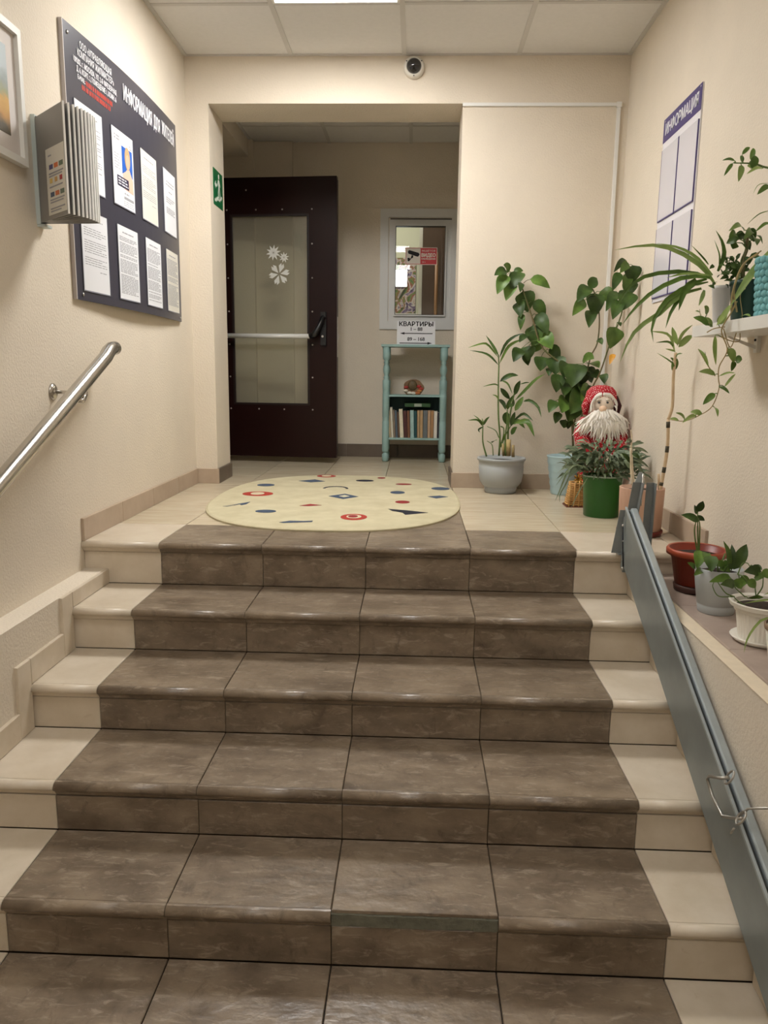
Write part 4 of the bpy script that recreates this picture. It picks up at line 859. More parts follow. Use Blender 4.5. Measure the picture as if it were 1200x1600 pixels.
PLANT = {
 'hib_leaf': [
  ([(1.464,1.504,1.205),(1.401,1.452,1.181)], 0.0422),
  ([(1.479,1.514,1.206),(1.445,1.466,1.231)], 0.0375),
  ([(1.464,1.494,1.186),(1.419,1.465,1.095)], 0.0562),
  ([(1.506,1.545,1.209),(1.552,1.548,1.215)], 0.0281),
  ([(1.541,1.536,1.208),(1.498,1.493,1.12)], 0.0675),
  ([(1.501,1.522,1.146),(1.468,1.484,1.062)], 0.0562),
  ([(1.544,1.5,1.148),(1.534,1.449,1.098)], 0.0281),
  ([(1.593,1.503,1.166),(1.69,1.515,1.127)], 0.0469),
  ([(1.555,1.54,1.103),(1.588,1.543,1.01)], 0.0891),
  ([(1.534,1.538,1.049),(1.546,1.493,0.974)], 0.0544),
  ([(1.556,1.509,0.984),(1.551,1.497,0.907)], 0.0328),
  ([(1.621,1.534,1.054),(1.681,1.541,0.979)], 0.0516),
  ([(1.639,1.543,0.983),(1.691,1.49,0.886)], 0.0609),
  ([(1.621,1.526,0.923),(1.639,1.519,0.823)], 0.0797),
  ([(1.664,1.52,0.874),(1.715,1.474,0.805)], 0.0703),
  ([(1.59,1.518,0.873),(1.548,1.465,0.834)], 0.0375),
  ([(1.661,1.546,0.834),(1.646,1.554,0.788)], 0.0562),
  ([(1.562,1.523,0.797),(1.523,1.486,0.733)], 0.0562),
  ([(1.606,1.545,0.813),(1.602,1.529,0.741)], 0.0637),
  ([(1.584,1.543,0.769),(1.606,1.549,0.714)], 0.0422),
  ([(1.675,1.521,0.755),(1.669,1.493,0.686)], 0.0675),
  ([(1.715,1.526,0.793),(1.768,1.5,0.761)], 0.0562),
  ([(1.749,1.5,0.756),(1.747,1.463,0.669)], 0.0862),
  ([(1.727,1.539,0.697),(1.715,1.482,0.655)], 0.0328),
  ([(1.745,1.373,0.66),(1.736,1.347,0.576)], 0.0638),
  ([(1.803,1.387,0.714),(1.772,1.344,0.652)], 0.082),
  ([(1.842,1.398,0.715),(1.814,1.321,0.608)], 0.1002),
  ([(1.798,1.43,0.625),(1.773,1.325,0.554)], 0.0638),
  ([(1.876,1.395,0.733),(1.906,1.292,0.74)], 0.0456),
  ([(1.907,1.408,0.716),(1.941,1.318,0.698)], 0.0547),
  ([(1.87,1.391,0.671),(1.881,1.387,0.613)], 0.0638),
  ([(1.923,1.389,0.671),(1.943,1.351,0.645)], 0.0547),
  ([(1.864,1.424,0.571),(1.86,1.303,0.512)], 0.082),
  ([(1.899,1.374,0.564),(1.813,1.275,0.468)], 0.1002),
  ([(1.857,1.416,0.499),(1.82,1.388,0.418)], 0.082),
  ([(1.795,1.384,0.526),(1.765,1.304,0.466)], 0.0729),
  ([(1.741,1.381,0.517),(1.702,1.324,0.464)], 0.0501),
  ([(1.76,1.373,0.458),(1.743,1.359,0.404)], 0.0383),
  ([(1.808,1.424,0.415),(1.808,1.458,0.372)], 0.0456),
  ([(1.83,1.414,0.412),(1.83,1.449,0.368)], 0.0365),
  ([(1.871,1.371,0.41),(1.846,1.284,0.371)], 0.0365),
  ([(1.814,1.428,0.661),(1.864,1.429,0.58)], 0.0729),
  ([(1.795,1.395,0.562),(1.859,1.426,0.498)], 0.0729),
  ([(1.898,1.407,0.698),(1.932,1.416,0.626)], 0.0638),
  ([(1.881,1.388,0.608),(1.89,1.282,0.531)], 0.0729),
  ([(1.929,1.397,0.591),(1.863,1.281,0.53)], 0.0638),
  ([(1.881,1.353,1.106),(1.916,1.368,1.153)], 0.0451),
  ([(1.879,1.35,1.113),(1.817,1.291,1.038)], 0.0586),
  ([(1.858,1.333,1.044),(1.796,1.286,0.97)], 0.0496),
  ([(1.914,1.377,1.083),(1.913,1.345,0.971)], 0.0767),
  ([(1.895,1.347,0.993),(1.879,1.295,0.912)], 0.0496),
  ([(1.946,1.389,1.093),(1.999,1.362,1.042)], 0.0676),
  ([(2.023,1.342,1.089),(1.966,1.287,0.997)], 0.0469),
  ([(1.936,1.333,0.842),(1.948,1.286,0.818)], 0.0271),
  ([(2.007,1.151,1.223),(1.949,1.102,1.163)], 0.0274),
  ([(2.014,1.112,1.2),(1.975,1.091,1.157)], 0.0342),
  ([(2.039,1.125,1.192),(2.045,1.143,1.12)], 0.0641),
  ([(1.975,1.117,1.157),(1.945,1.099,1.078)], 0.0385),
  ([(2.03,1.156,1.15),(2.006,1.128,1.082)], 0.0427),
  ([(2.048,1.169,1.119),(2.029,1.147,1.052)], 0.0598),
  ([(2.031,1.125,1.066),(2.0,1.097,0.986)], 0.0769),
  ([(1.983,1.112,1.024),(1.951,1.085,0.941)], 0.0513),
  ([(1.976,1.125,0.895),(1.958,1.134,0.803)], 0.0752),
  ([(1.996,1.16,0.922),(2.0,1.139,0.902)], 0.0171),
  ([(1.921,1.112,0.663),(1.922,1.072,0.621)], 0.0359),
 ],
 'hib_yellow': [
  ([(1.977,1.145,0.764),(1.952,1.108,0.711)], 0.031),
 ],
 'hib_stem': [
  ([(1.86,1.42,0.213),(1.85,1.436,0.369),(1.832,1.451,0.552),(1.793,1.467,0.697),(1.671,1.483,0.804),(1.611,1.499,0.966),(1.541,1.514,1.145),(1.495,1.53,1.2)], 0.006),
  ([(1.865,1.42,0.213),(1.85,1.411,0.371),(1.888,1.403,0.554),(1.915,1.394,0.742),(1.948,1.386,0.831),(1.947,1.377,0.97),(1.911,1.369,1.089),(1.883,1.36,1.112)], 0.005),
  ([(1.865,1.4,0.215),(1.878,1.363,0.42),(1.922,1.326,0.592),(1.949,1.289,0.671),(1.979,1.251,0.809),(2.02,1.214,0.959),(2.019,1.177,1.079),(2.018,1.14,1.196)], 0.005),
  ([(1.56,1.52,1.148),(1.577,1.52,1.162),(1.597,1.52,1.167)], 0.002),
 ],
 'dra_leaf': [
  ([(1.43,1.444,0.756),(1.4,1.45,0.806),(1.359,1.456,0.864)], 0.0126),
  ([(1.43,1.439,0.745),(1.368,1.411,0.812),(1.326,1.383,0.815),(1.256,1.355,0.793)], 0.0097),
  ([(1.436,1.486,0.706),(1.394,1.478,0.748),(1.352,1.47,0.77),(1.274,1.462,0.783)], 0.0114),
  ([(1.441,1.489,0.746),(1.47,1.475,0.819),(1.512,1.461,0.857),(1.56,1.447,0.877)], 0.0137),
  ([(1.441,1.484,0.712),(1.478,1.48,0.796),(1.515,1.475,0.827),(1.565,1.471,0.847)], 0.0137),
  ([(1.447,1.477,0.616),(1.478,1.476,0.639),(1.511,1.476,0.653),(1.546,1.475,0.65)], 0.0217),
  ([(1.444,1.46,0.588),(1.411,1.42,0.602),(1.345,1.381,0.589)], 0.0069),
  ([(1.452,1.443,0.622),(1.487,1.449,0.605),(1.516,1.455,0.549)], 0.008),
  ([(1.452,1.484,0.581),(1.483,1.493,0.547),(1.509,1.502,0.519)], 0.0229),
  ([(1.443,1.45,0.514),(1.427,1.444,0.537),(1.403,1.437,0.545)], 0.0069),
  ([(1.445,1.478,0.519),(1.471,1.471,0.496),(1.483,1.463,0.462)], 0.0183),
  ([(1.494,1.479,0.462),(1.499,1.465,0.497),(1.519,1.451,0.543)], 0.0183),
  ([(1.53,1.469,0.543),(1.541,1.464,0.589),(1.556,1.46,0.623)], 0.024),
  ([(1.555,1.446,0.603),(1.585,1.455,0.612),(1.609,1.464,0.613)], 0.0057),
  ([(1.536,1.487,0.514),(1.587,1.46,0.572),(1.637,1.433,0.63),(1.682,1.406,0.661)], 0.0149),
  ([(1.538,1.488,0.456),(1.561,1.5,0.497),(1.584,1.511,0.534)], 0.0252),
  ([(1.58,1.47,0.509),(1.61,1.442,0.516),(1.652,1.414,0.484),(1.669,1.385,0.429)], 0.0137),
  ([(1.529,1.484,0.399),(1.576,1.459,0.441),(1.601,1.434,0.431),(1.63,1.409,0.405)], 0.0126),
  ([(1.53,1.488,0.381),(1.557,1.482,0.399),(1.596,1.476,0.36)], 0.0217),
  ([(1.529,1.434,0.39),(1.588,1.41,0.404),(1.608,1.387,0.383),(1.633,1.363,0.323)], 0.0252),
  ([(1.521,1.468,0.324),(1.533,1.456,0.354),(1.548,1.445,0.37)], 0.0206),
  ([(1.494,1.475,0.451),(1.49,1.484,0.415),(1.502,1.493,0.374)], 0.0343),
  ([(1.471,1.443,0.291),(1.476,1.398,0.323),(1.481,1.353,0.344)], 0.0126),
  ([(1.418,1.485,0.275),(1.424,1.441,0.29),(1.434,1.397,0.297)], 0.0206),
  ([(1.362,1.483,0.367),(1.328,1.444,0.404),(1.271,1.406,0.404)], 0.0097),
  ([(1.361,1.479,0.373),(1.337,1.479,0.408),(1.307,1.48,0.43)], 0.0057),
  ([(1.364,1.483,0.373),(1.377,1.47,0.403),(1.395,1.457,0.424)], 0.0114),
  ([(1.361,1.483,0.379),(1.346,1.45,0.398),(1.334,1.416,0.411)], 0.0086),
  ([(1.366,1.47,0.368),(1.336,1.445,0.352),(1.34,1.419,0.337)], 0.008),
  ([(1.362,1.484,0.373),(1.361,1.484,0.396),(1.354,1.484,0.413)], 0.0057),
  ([(1.515,1.458,0.371),(1.523,1.444,0.418),(1.531,1.43,0.453)], 0.0206),
  ([(1.496,1.432,0.487),(1.513,1.389,0.494),(1.512,1.346,0.524)], 0.0172),
 ],
 'dra_stem': [
  ([(1.455,1.46,0.205),(1.457,1.46,0.312),(1.444,1.46,0.428),(1.437,1.46,0.599),(1.436,1.46,0.7),(1.431,1.46,0.762)], 0.0055),
  ([(1.506,1.47,0.204),(1.502,1.47,0.341),(1.508,1.47,0.428),(1.522,1.47,0.52),(1.529,1.47,0.56)], 0.006),
  ([(1.492,1.45,0.206),(1.485,1.45,0.314),(1.493,1.45,0.4),(1.49,1.45,0.463)], 0.005),
  ([(1.385,1.45,0.202),(1.362,1.45,0.283),(1.359,1.45,0.375)], 0.005),
  ([(1.421,1.44,0.209),(1.413,1.44,0.267),(1.384,1.44,0.29)], 0.003),
  ([(1.452,1.46,0.306),(1.43,1.46,0.347),(1.383,1.46,0.369)], 0.003),
  ([(1.459,1.47,0.37),(1.477,1.47,0.358),(1.476,1.47,0.312),(1.458,1.47,0.253)], 0.004),
  ([(1.462,1.46,0.254),(1.494,1.46,0.336),(1.521,1.46,0.383)], 0.004),
 ],
 'dra_stump': [
  ([(1.533,1.45,0.201),(1.53,1.45,0.268)], 0.009),
  ([(1.506,1.45,0.206),(1.504,1.45,0.299)], 0.014),
  ([(1.482,1.46,0.205),(1.474,1.46,0.275)], 0.008),
 ],
 'spi_leaf': [
  ([(1.915,-0.324,0.942),(1.867,-0.33,0.994),(1.781,-0.335,1.042),(1.695,-0.341,1.057),(1.59,-0.346,1.041)], 0.0114),
  ([(1.91,-0.308,0.972),(1.853,-0.312,1.025),(1.795,-0.316,1.053),(1.725,-0.321,1.066)], 0.0097),
  ([(1.879,-0.352,0.999),(1.851,-0.368,1.021),(1.812,-0.383,1.051)], 0.0048),
  ([(1.909,-0.314,0.959),(1.838,-0.318,0.979),(1.748,-0.322,0.976),(1.685,-0.325,0.96),(1.644,-0.329,0.926),(1.612,-0.333,0.872)], 0.0114),
  ([(1.884,-0.359,0.958),(1.809,-0.358,0.96),(1.721,-0.357,0.92),(1.662,-0.355,0.866),(1.628,-0.354,0.816)], 0.011),
  ([(1.893,-0.31,0.96),(1.84,-0.321,0.941),(1.772,-0.332,0.898),(1.742,-0.342,0.86),(1.719,-0.353,0.813),(1.724,-0.364,0.762)], 0.0123),
  ([(1.873,-0.327,0.929),(1.805,-0.333,0.907),(1.752,-0.34,0.856),(1.69,-0.346,0.813),(1.653,-0.352,0.77),(1.626,-0.358,0.698)], 0.0136),
  ([(1.868,-0.313,0.951),(1.824,-0.325,0.92),(1.782,-0.337,0.86),(1.764,-0.348,0.805)], 0.0105),
  ([(1.847,-0.346,0.955),(1.809,-0.357,0.917),(1.794,-0.368,0.858)], 0.0176),
  ([(1.891,-0.302,0.927),(1.875,-0.328,0.899),(1.859,-0.355,0.874)], 0.0105),
  ([(1.909,-0.353,0.979),(1.921,-0.357,1.023),(1.911,-0.361,1.063),(1.888,-0.365,1.098)], 0.0123),
  ([(1.929,-0.307,1.002),(1.923,-0.317,1.033),(1.9,-0.327,1.076)], 0.0044),
  ([(1.892,-0.334,0.969),(1.818,-0.331,0.973),(1.761,-0.327,0.961)], 0.007),
  ([(1.897,-0.313,0.951),(1.854,-0.332,0.94),(1.823,-0.35,0.934),(1.778,-0.368,0.887)], 0.007),
 ],
 'big_leaf': [
  ([(2.003,-0.497,1.019),(1.978,-0.501,0.984),(1.948,-0.505,0.949),(1.92,-0.508,0.902),(1.895,-0.512,0.861)], 0.0252),
  ([(1.887,-0.532,0.86),(1.867,-0.531,0.827),(1.854,-0.53,0.804)], 0.0163),
 ],
 'tra_leaf': [
  ([(1.895,-0.455,0.606),(1.862,-0.453,0.572)], 0.0159),
  ([(1.854,-0.47,0.544),(1.823,-0.463,0.549)], 0.0134),
  ([(1.838,-0.469,0.54),(1.785,-0.51,0.519)], 0.0092),
  ([(1.813,-0.45,0.526),(1.773,-0.478,0.547)], 0.0075),
  ([(1.793,-0.447,0.523),(1.769,-0.439,0.527)], 0.0067),
  ([(1.903,-0.437,0.564),(1.897,-0.487,0.537)], 0.0084),
  ([(1.903,-0.461,0.627),(1.93,-0.476,0.607)], 0.0084),
  ([(1.892,-0.451,0.663),(1.841,-0.454,0.671)], 0.0134),
  ([(1.904,-0.451,0.659),(1.934,-0.496,0.668)], 0.005),
  ([(1.918,-0.465,0.627),(1.949,-0.46,0.666)], 0.0067),
  ([(1.919,-0.459,0.741),(1.942,-0.459,0.7)], 0.0201),
  ([(1.957,-0.421,0.705),(1.948,-0.43,0.674)], 0.0126),
  ([(1.954,-0.439,0.705),(1.969,-0.45,0.709)], 0.021),
  ([(1.878,-0.461,0.78),(1.881,-0.457,0.74),(1.891,-0.452,0.692)], 0.0109),
  ([(1.869,-0.452,0.687),(1.837,-0.443,0.74)], 0.0075),
  ([(1.855,-0.462,0.808),(1.811,-0.455,0.832)], 0.0168),
  ([(1.878,-0.433,0.806),(1.84,-0.443,0.829)], 0.0168),
  ([(1.886,-0.453,0.813),(1.896,-0.494,0.838)], 0.0189),
  ([(1.858,-0.434,0.842),(1.839,-0.46,0.865)], 0.0134),
  ([(1.84,-0.44,0.833),(1.806,-0.482,0.848)], 0.0084),
  ([(1.944,-0.475,0.835),(1.955,-0.516,0.831)], 0.0101),
  ([(1.863,-0.431,0.704),(1.848,-0.47,0.731)], 0.0059),
 ],
 'tra_stem': [
  ([(1.918,-0.5,0.876),(1.908,-0.493,0.846),(1.89,-0.485,0.807),(1.891,-0.478,0.783),(1.914,-0.471,0.736),(1.897,-0.464,0.688),(1.901,-0.456,0.651),(1.908,-0.449,0.622),(1.895,-0.442,0.568),(1.867,-0.435,0.542),(1.821,-0.427,0.52),(1.777,-0.42,0.523)], 0.0022),
  ([(1.896,-0.44,0.659),(1.873,-0.44,0.688),(1.854,-0.44,0.716),(1.838,-0.44,0.74)], 0.0018),
  ([(1.897,-0.47,0.8),(1.922,-0.47,0.744),(1.938,-0.47,0.792),(1.95,-0.47,0.832),(1.938,-0.47,0.895),(1.954,-0.47,0.918)], 0.0018),
  ([(1.895,-0.46,0.776),(1.928,-0.46,0.763),(1.952,-0.46,0.765),(1.949,-0.46,0.801)], 0.0018),
  ([(1.853,-0.46,0.788),(1.876,-0.46,0.8),(1.924,-0.46,0.809),(1.954,-0.46,0.829)], 0.0018),
  ([(1.863,-0.45,0.813),(1.837,-0.45,0.832),(1.829,-0.45,0.856)], 0.0016),
  ([(1.904,-0.5,0.849),(1.897,-0.517,0.901),(1.911,-0.533,0.972),(1.947,-0.55,1.003)], 0.003),
  ([(1.921,-0.5,0.845),(1.9,-0.517,0.909),(1.918,-0.533,0.979),(1.954,-0.55,1.011)], 0.003),
 ],
 'cane_leaf': [
  ([(2.021,0.324,0.669),(2.008,0.311,0.706),(1.937,0.298,0.748)], 0.0071),
  ([(2.011,0.305,0.749),(1.977,0.291,0.817),(1.898,0.277,0.831)], 0.0082),
  ([(2.008,0.307,0.765),(1.977,0.285,0.79),(1.92,0.263,0.786)], 0.0071),
  ([(2.013,0.294,0.78),(2.001,0.3,0.817),(1.992,0.305,0.849)], 0.0154),
  ([(2.009,0.281,0.774),(2.025,0.277,0.822),(2.06,0.273,0.856)], 0.0104),
  ([(2.018,0.29,0.77),(2.042,0.274,0.801),(2.06,0.259,0.814)], 0.0198),
  ([(2.004,0.271,0.732),(2.006,0.247,0.742),(2.013,0.223,0.744)], 0.0071),
  ([(2.02,0.327,0.755),(2.004,0.329,0.76),(1.98,0.331,0.765)], 0.006),
  ([(2.018,0.318,0.712),(2.007,0.319,0.725),(1.999,0.321,0.73)], 0.0066),
  ([(2.021,0.327,0.68),(2.02,0.307,0.706),(2.015,0.288,0.727)], 0.0132),
  ([(2.011,0.305,0.674),(2.004,0.296,0.695),(1.997,0.287,0.716)], 0.011),
 ],
 'cane_stem': [
  ([(1.992,0.3,0.195),(2.0,0.3,0.263),(2.008,0.3,0.374),(2.003,0.3,0.484)], 0.0075),
  ([(2.003,0.3,0.484),(2.015,0.3,0.534),(2.012,0.3,0.615),(2.01,0.3,0.669),(2.012,0.3,0.749)], 0.0065),
  ([(1.995,0.32,0.195),(1.987,0.32,0.26)], 0.006),
 ],
 'climb_leaf': [
  ([(1.859,-0.546,1.252),(1.831,-0.537,1.255)], 0.0068),
  ([(1.859,-0.534,1.248),(1.843,-0.524,1.22)], 0.0091),
  ([(1.868,-0.573,1.234),(1.862,-0.579,1.193)], 0.0147),
  ([(1.884,-0.539,1.25),(1.876,-0.541,1.265)], 0.0085),
  ([(1.879,-0.543,1.269),(1.898,-0.54,1.287)], 0.0098),
  ([(1.898,-0.562,1.247),(1.903,-0.554,1.28)], 0.0117),
  ([(1.906,-0.556,1.228),(1.905,-0.564,1.258)], 0.0198),
  ([(1.917,-0.526,1.238),(1.902,-0.53,1.242)], 0.0117),
  ([(1.932,-0.561,1.228),(1.882,-0.589,1.208)], 0.0085),
  ([(1.954,-0.56,1.183),(1.923,-0.568,1.16)], 0.0136),
  ([(1.971,-0.52,1.199),(1.942,-0.517,1.195),(1.93,-0.513,1.17)], 0.0017),
  ([(1.963,-0.556,1.118),(1.93,-0.566,1.106),(1.897,-0.575,1.077)], 0.0025),
  ([(1.977,-0.531,1.09),(1.933,-0.556,1.063)], 0.0079),
 ],
 'climb_stem': [
  ([(1.958,-0.55,1.231),(1.938,-0.55,1.235),(1.92,-0.55,1.241),(1.897,-0.55,1.244),(1.856,-0.55,1.245)], 0.003),
  ([(1.965,-0.58,1.01),(1.975,-0.58,1.078),(1.969,-0.58,1.162),(1.945,-0.58,1.224)], 0.004),
 ],
 'ger_leaf': [
  ([(1.949,-0.425,1.088),(1.885,-0.504,1.072)], 0.0149),
  ([(1.922,-0.439,1.074),(1.897,-0.463,1.063)], 0.0179),
  ([(1.96,-0.408,1.076),(1.929,-0.424,1.062)], 0.0219),
  ([(1.959,-0.428,1.087),(1.984,-0.409,1.065)], 0.0219),
  ([(1.98,-0.413,1.086),(1.936,-0.476,1.057)], 0.0179),
  ([(1.928,-0.446,1.06),(1.909,-0.425,1.053)], 0.0219),
  ([(1.96,-0.391,1.075),(1.98,-0.375,1.059)], 0.0219),
  ([(1.987,-0.414,1.075),(1.987,-0.461,1.049)], 0.006),
  ([(1.969,-0.445,1.063),(1.958,-0.498,1.038)], 0.0199),
  ([(1.925,-0.437,1.051),(1.925,-0.42,1.039)], 0.0199),
  ([(1.965,-0.396,1.059),(1.98,-0.396,1.041)], 0.0199),
 ],
 'ger_stem': [
  ([(1.968,-0.4,0.953),(1.961,-0.4,0.999),(1.971,-0.4,1.037),(1.971,-0.4,1.083)], 0.006),
  ([(1.966,-0.41,0.951),(1.964,-0.41,1.007),(1.971,-0.41,1.035)], 0.005),
 ],
 'anth_leaf': [
  ([(1.958,-0.221,0.197),(1.967,-0.242,0.239)], 0.027),
  ([(1.959,-0.212,0.187),(1.952,-0.205,0.219)], 0.0152),
  ([(1.965,-0.22,0.163),(1.905,-0.219,0.186)], 0.027),
  ([(1.966,-0.189,0.173),(1.995,-0.198,0.163)], 0.0196),
 ],
 'anth_stem': [
  ([(1.982,-0.2,0.039),(1.973,-0.2,0.126),(1.967,-0.2,0.194)], 0.003),
  ([(1.984,-0.2,0.039),(1.979,-0.2,0.139),(1.971,-0.2,0.171)], 0.003),
  ([(1.98,-0.2,0.039),(1.962,-0.2,0.121),(1.965,-0.2,0.166)], 0.003),
 ],
 'gp_leaf': [
  ([(1.894,-0.442,0.111),(1.879,-0.475,0.064)], 0.033),
  ([(1.901,-0.469,0.112),(1.894,-0.508,0.083)], 0.0269),
  ([(1.905,-0.494,0.106),(1.897,-0.542,0.071)], 0.0366),
  ([(1.978,-0.481,0.057),(1.936,-0.523,0.152)], 0.0146),
  ([(1.977,-0.496,0.061),(1.977,-0.482,0.134)], 0.019),
  ([(1.989,-0.483,0.061),(2.022,-0.475,0.134)], 0.0342),
  ([(1.978,-0.458,0.046),(1.969,-0.46,0.083)], 0.0244),
  ([(1.945,-0.461,0.036),(1.904,-0.449,0.04)], 0.0208),
  ([(1.884,-0.447,0.052),(1.858,-0.451,0.071)], 0.0146),
  ([(1.963,-0.466,0.066),(1.94,-0.471,0.083)], 0.0195),
  ([(1.958,-0.457,0.053),(1.983,-0.471,0.047)], 0.022),
  ([(1.898,-0.47,0.055),(1.86,-0.51,0.047)], 0.0195),
 ],
 'wp_leaf': [
  ([(1.891,-0.699,0.091),(1.833,-0.718,0.083)], 0.0208),
  ([(1.885,-0.746,0.08),(1.835,-0.785,0.092)], 0.023),
  ([(1.903,-0.698,0.069),(1.92,-0.731,0.082)], 0.0274),
  ([(1.963,-0.727,0.118),(1.92,-0.732,0.117)], 0.0252),
  ([(1.952,-0.698,0.123),(1.962,-0.727,0.123)], 0.0153),
  ([(1.946,-0.727,0.099),(1.96,-0.749,0.106)], 0.0208),
  ([(1.918,-0.748,0.095),(1.943,-0.741,0.075)], 0.0219),
  ([(1.958,-0.749,0.11),(1.983,-0.736,0.117)], 0.0241),
  ([(1.928,-0.741,0.042),(1.947,-0.781,0.057)], 0.0136),
  ([(1.917,-0.699,0.087),(1.946,-0.696,0.077)], 0.0219),
 ],
 'wp_stem': [
  ([(1.899,-0.72,0.04),(1.873,-0.72,0.051),(1.845,-0.72,0.086)], 0.0022),
  ([(1.894,-0.72,0.04),(1.854,-0.72,0.041),(1.836,-0.72,0.067),(1.837,-0.72,0.081)], 0.0018),
  ([(1.961,-0.72,0.044),(1.974,-0.72,0.07),(1.974,-0.72,0.096)], 0.0022),
  ([(1.959,-0.72,0.044),(1.954,-0.72,0.07),(1.952,-0.72,0.093)], 0.0018),
  ([(1.928,-0.72,0.041),(1.901,-0.72,0.064),(1.894,-0.72,0.073)], 0.0018),
  ([(1.922,-0.74,0.021),(1.903,-0.74,0.032),(1.888,-0.74,0.046)], 0.002),
  ([(1.902,-0.72,0.106),(1.912,-0.72,0.137),(1.926,-0.72,0.139),(1.933,-0.72,0.13)], 0.0018),
 ],
 'sp4_leaf': [
  ([(1.938,-0.876,0.03),(1.909,-0.877,0.023),(1.886,-0.879,-0.006),(1.873,-0.88,-0.037),(1.869,-0.882,-0.068)], 0.007),
  ([(1.94,-0.861,0.076),(1.902,-0.862,0.071),(1.865,-0.863,0.063)], 0.0053),
  ([(1.896,-0.999,-0.092),(1.872,-0.999,-0.113),(1.862,-0.999,-0.141),(1.862,-0.999,-0.175),(1.871,-0.998,-0.21),(1.887,-0.998,-0.232),(1.904,-0.998,-0.235)], 0.0065),
 ],
 'stick_leaf': [
  ([(1.892,0.39,0.37),(1.938,0.386,0.381)], 0.0147),
  ([(1.889,0.385,0.359),(1.962,0.396,0.338)], 0.0116),
  ([(1.888,0.353,0.314),(1.958,0.358,0.28)], 0.0116),
  ([(1.9,0.38,0.295),(1.937,0.368,0.257)], 0.0168),
  ([(1.877,0.336,0.342),(1.909,0.327,0.318)], 0.0168),
  ([(1.888,0.385,0.295),(1.84,0.355,0.34)], 0.0158),
  ([(1.882,0.369,0.275),(1.861,0.377,0.306)], 0.0158),
  ([(1.882,0.366,0.382),(1.845,0.318,0.396)], 0.0116),
 ],
 'stick_stem': [
  ([(1.898,0.36,0.206),(1.887,0.36,0.281),(1.879,0.36,0.361)], 0.008),
  ([(1.879,0.36,0.361),(1.879,0.36,0.404),(1.873,0.36,0.436)], 0.004),
 ],
 'bush_strand': [
  ([(1.789,0.708,0.227),(1.727,0.699,0.249),(1.68,0.69,0.212),(1.637,0.681,0.153)], 0.008),
  ([(1.778,0.721,0.21),(1.707,0.72,0.227),(1.68,0.719,0.175),(1.659,0.717,0.114),(1.642,0.716,0.072)], 0.008),
  ([(1.705,0.688,0.224),(1.686,0.691,0.164),(1.66,0.693,0.11),(1.661,0.695,0.072)], 0.0065),
  ([(1.791,0.708,0.193),(1.752,0.7,0.133),(1.731,0.693,0.089),(1.712,0.685,0.045)], 0.0051),
  ([(1.808,0.72,0.21),(1.803,0.723,0.184),(1.801,0.726,0.163)], 0.0094),
  ([(1.695,0.724,0.26),(1.685,0.727,0.241),(1.689,0.73,0.226)], 0.0051),
 ],
}
# ------------------------------------------------------------------ plants: builders
def catmull(P, m):
    P = [Vector(p) for p in P]
    if len(P) == 2:
        d = P[1] - P[0]; mid = (P[0] + P[1])/2 + Vector((0, -.10, .10)) * d.length
        P = [P[0], mid, P[1]]
    out = []; n = len(P) - 1
    for k in range(m + 1):
        t = k/m*n; i = min(int(t), n - 1); u = t - i
        p0 = P[i-1] if i > 0 else P[i]*2 - P[i+1]; p3 = P[i+2] if i + 2 <= n else P[i+1]*2 - P[i]
        p1, p2 = P[i], P[i+1]
        out.append(.5*((2*p1) + (p2 - p0)*u + (2*p0 - 5*p1 + 4*p2 - p3)*u*u + (3*p1 - p0 - p2*1 - 2*p1*1 + p3*1 - 0*p1 if False else (-p0 + 3*p1 - 3*p2 + p3))*u*u*u))
    return out
def leaf_mesh(P, w, shape='broad', fold=.25, m=7, nrm=None):
    C = catmull(P, m); n0 = Vector(nrm) if nrm else Vector((random.uniform(-.4, .25), -1, random.uniform(.0, .6)))
    n0.normalize(); vs = []; fs = []
    for k, c in enumerate(C):
        t = k/m; tg = (C[min(k+1, m)] - C[max(k-1, 0)]).normalized()
        wd = tg.cross(n0)
        if wd.length < 1e-4: wd = Vector((1, 0, 0))
        wd.normalize(); nn = wd.cross(tg)
        if shape == 'broad': h = w/2*max(sin(pi*min(t**.72, 1))**.85, .03)
        elif shape == 'lance': h = w/2*max((sin(pi*t**.8)**.7 if t < 1 else 0), .05)
        else: h = w/2*max(min(1, .45 + 2.2*t)*(1 - t**3.2), .03)
        for q, s in enumerate((-1, -.5, 0, .5, 1)):
            up_ = fold*h*abs(s)
            vs.append(c + wd*h*s + nn*up_*(-1 if False else 1))
    for k in range(m):
        for q in range(4): fs.append((k*5 + q, k*5 + q + 1, (k+1)*5 + q + 1, (k+1)*5 + q))
    mb = MB().add(vs, fs, True)
    return mb
def put_leaves(key, parent, org, m, shape='broad', name='leaf', fold=.25, mats=None, nrm=None, ws=1.0, ls=1.0):
    for P, w in PLANT[key]:
        w *= ws
        if ls != 1 and len(P) == 2: P = [P[0], tuple(a + (b - a)*ls for a, b in zip(*P))]
        o = leaf_mesh(P, w, shape, fold, nrm=nrm).build(name, random.choice(mats) if mats else m, parent); rel(o, org)
def put_stems(key, parent, org, m, taper=.6, n=7, name='stem'):
    for P, r in PLANT[key]:
        C = catmull(P, max(6, 4*len(P))) if len(P) > 2 else [Vector(p) for p in P]
        rs = [r*(1 - (1 - taper)*i/(len(C) - 1)) for i in range(len(C))]
        rel(MB().tube(C, rs, n).build(name, m, parent), org)
def petioles(lk, sk, parent, org, m, r, dmax, ls=1.0):
    S = [q for P, _ in PLANT[sk] for q in (catmull(P, 8*len(P)) if len(P) > 2 else [Vector(p) for p in P])]
    for P, w in PLANT[lk]:
        b = Vector(P[0]); q = min(S, key=lambda v: (v - b).length); d = (q - b).length
        if .004 < d < dmax: rel(MB().tube([q, (q + b)/2 + Vector((0, 0, d*.15)), b], [r, r, r*.8], 6).build('petiole', m, parent), org)
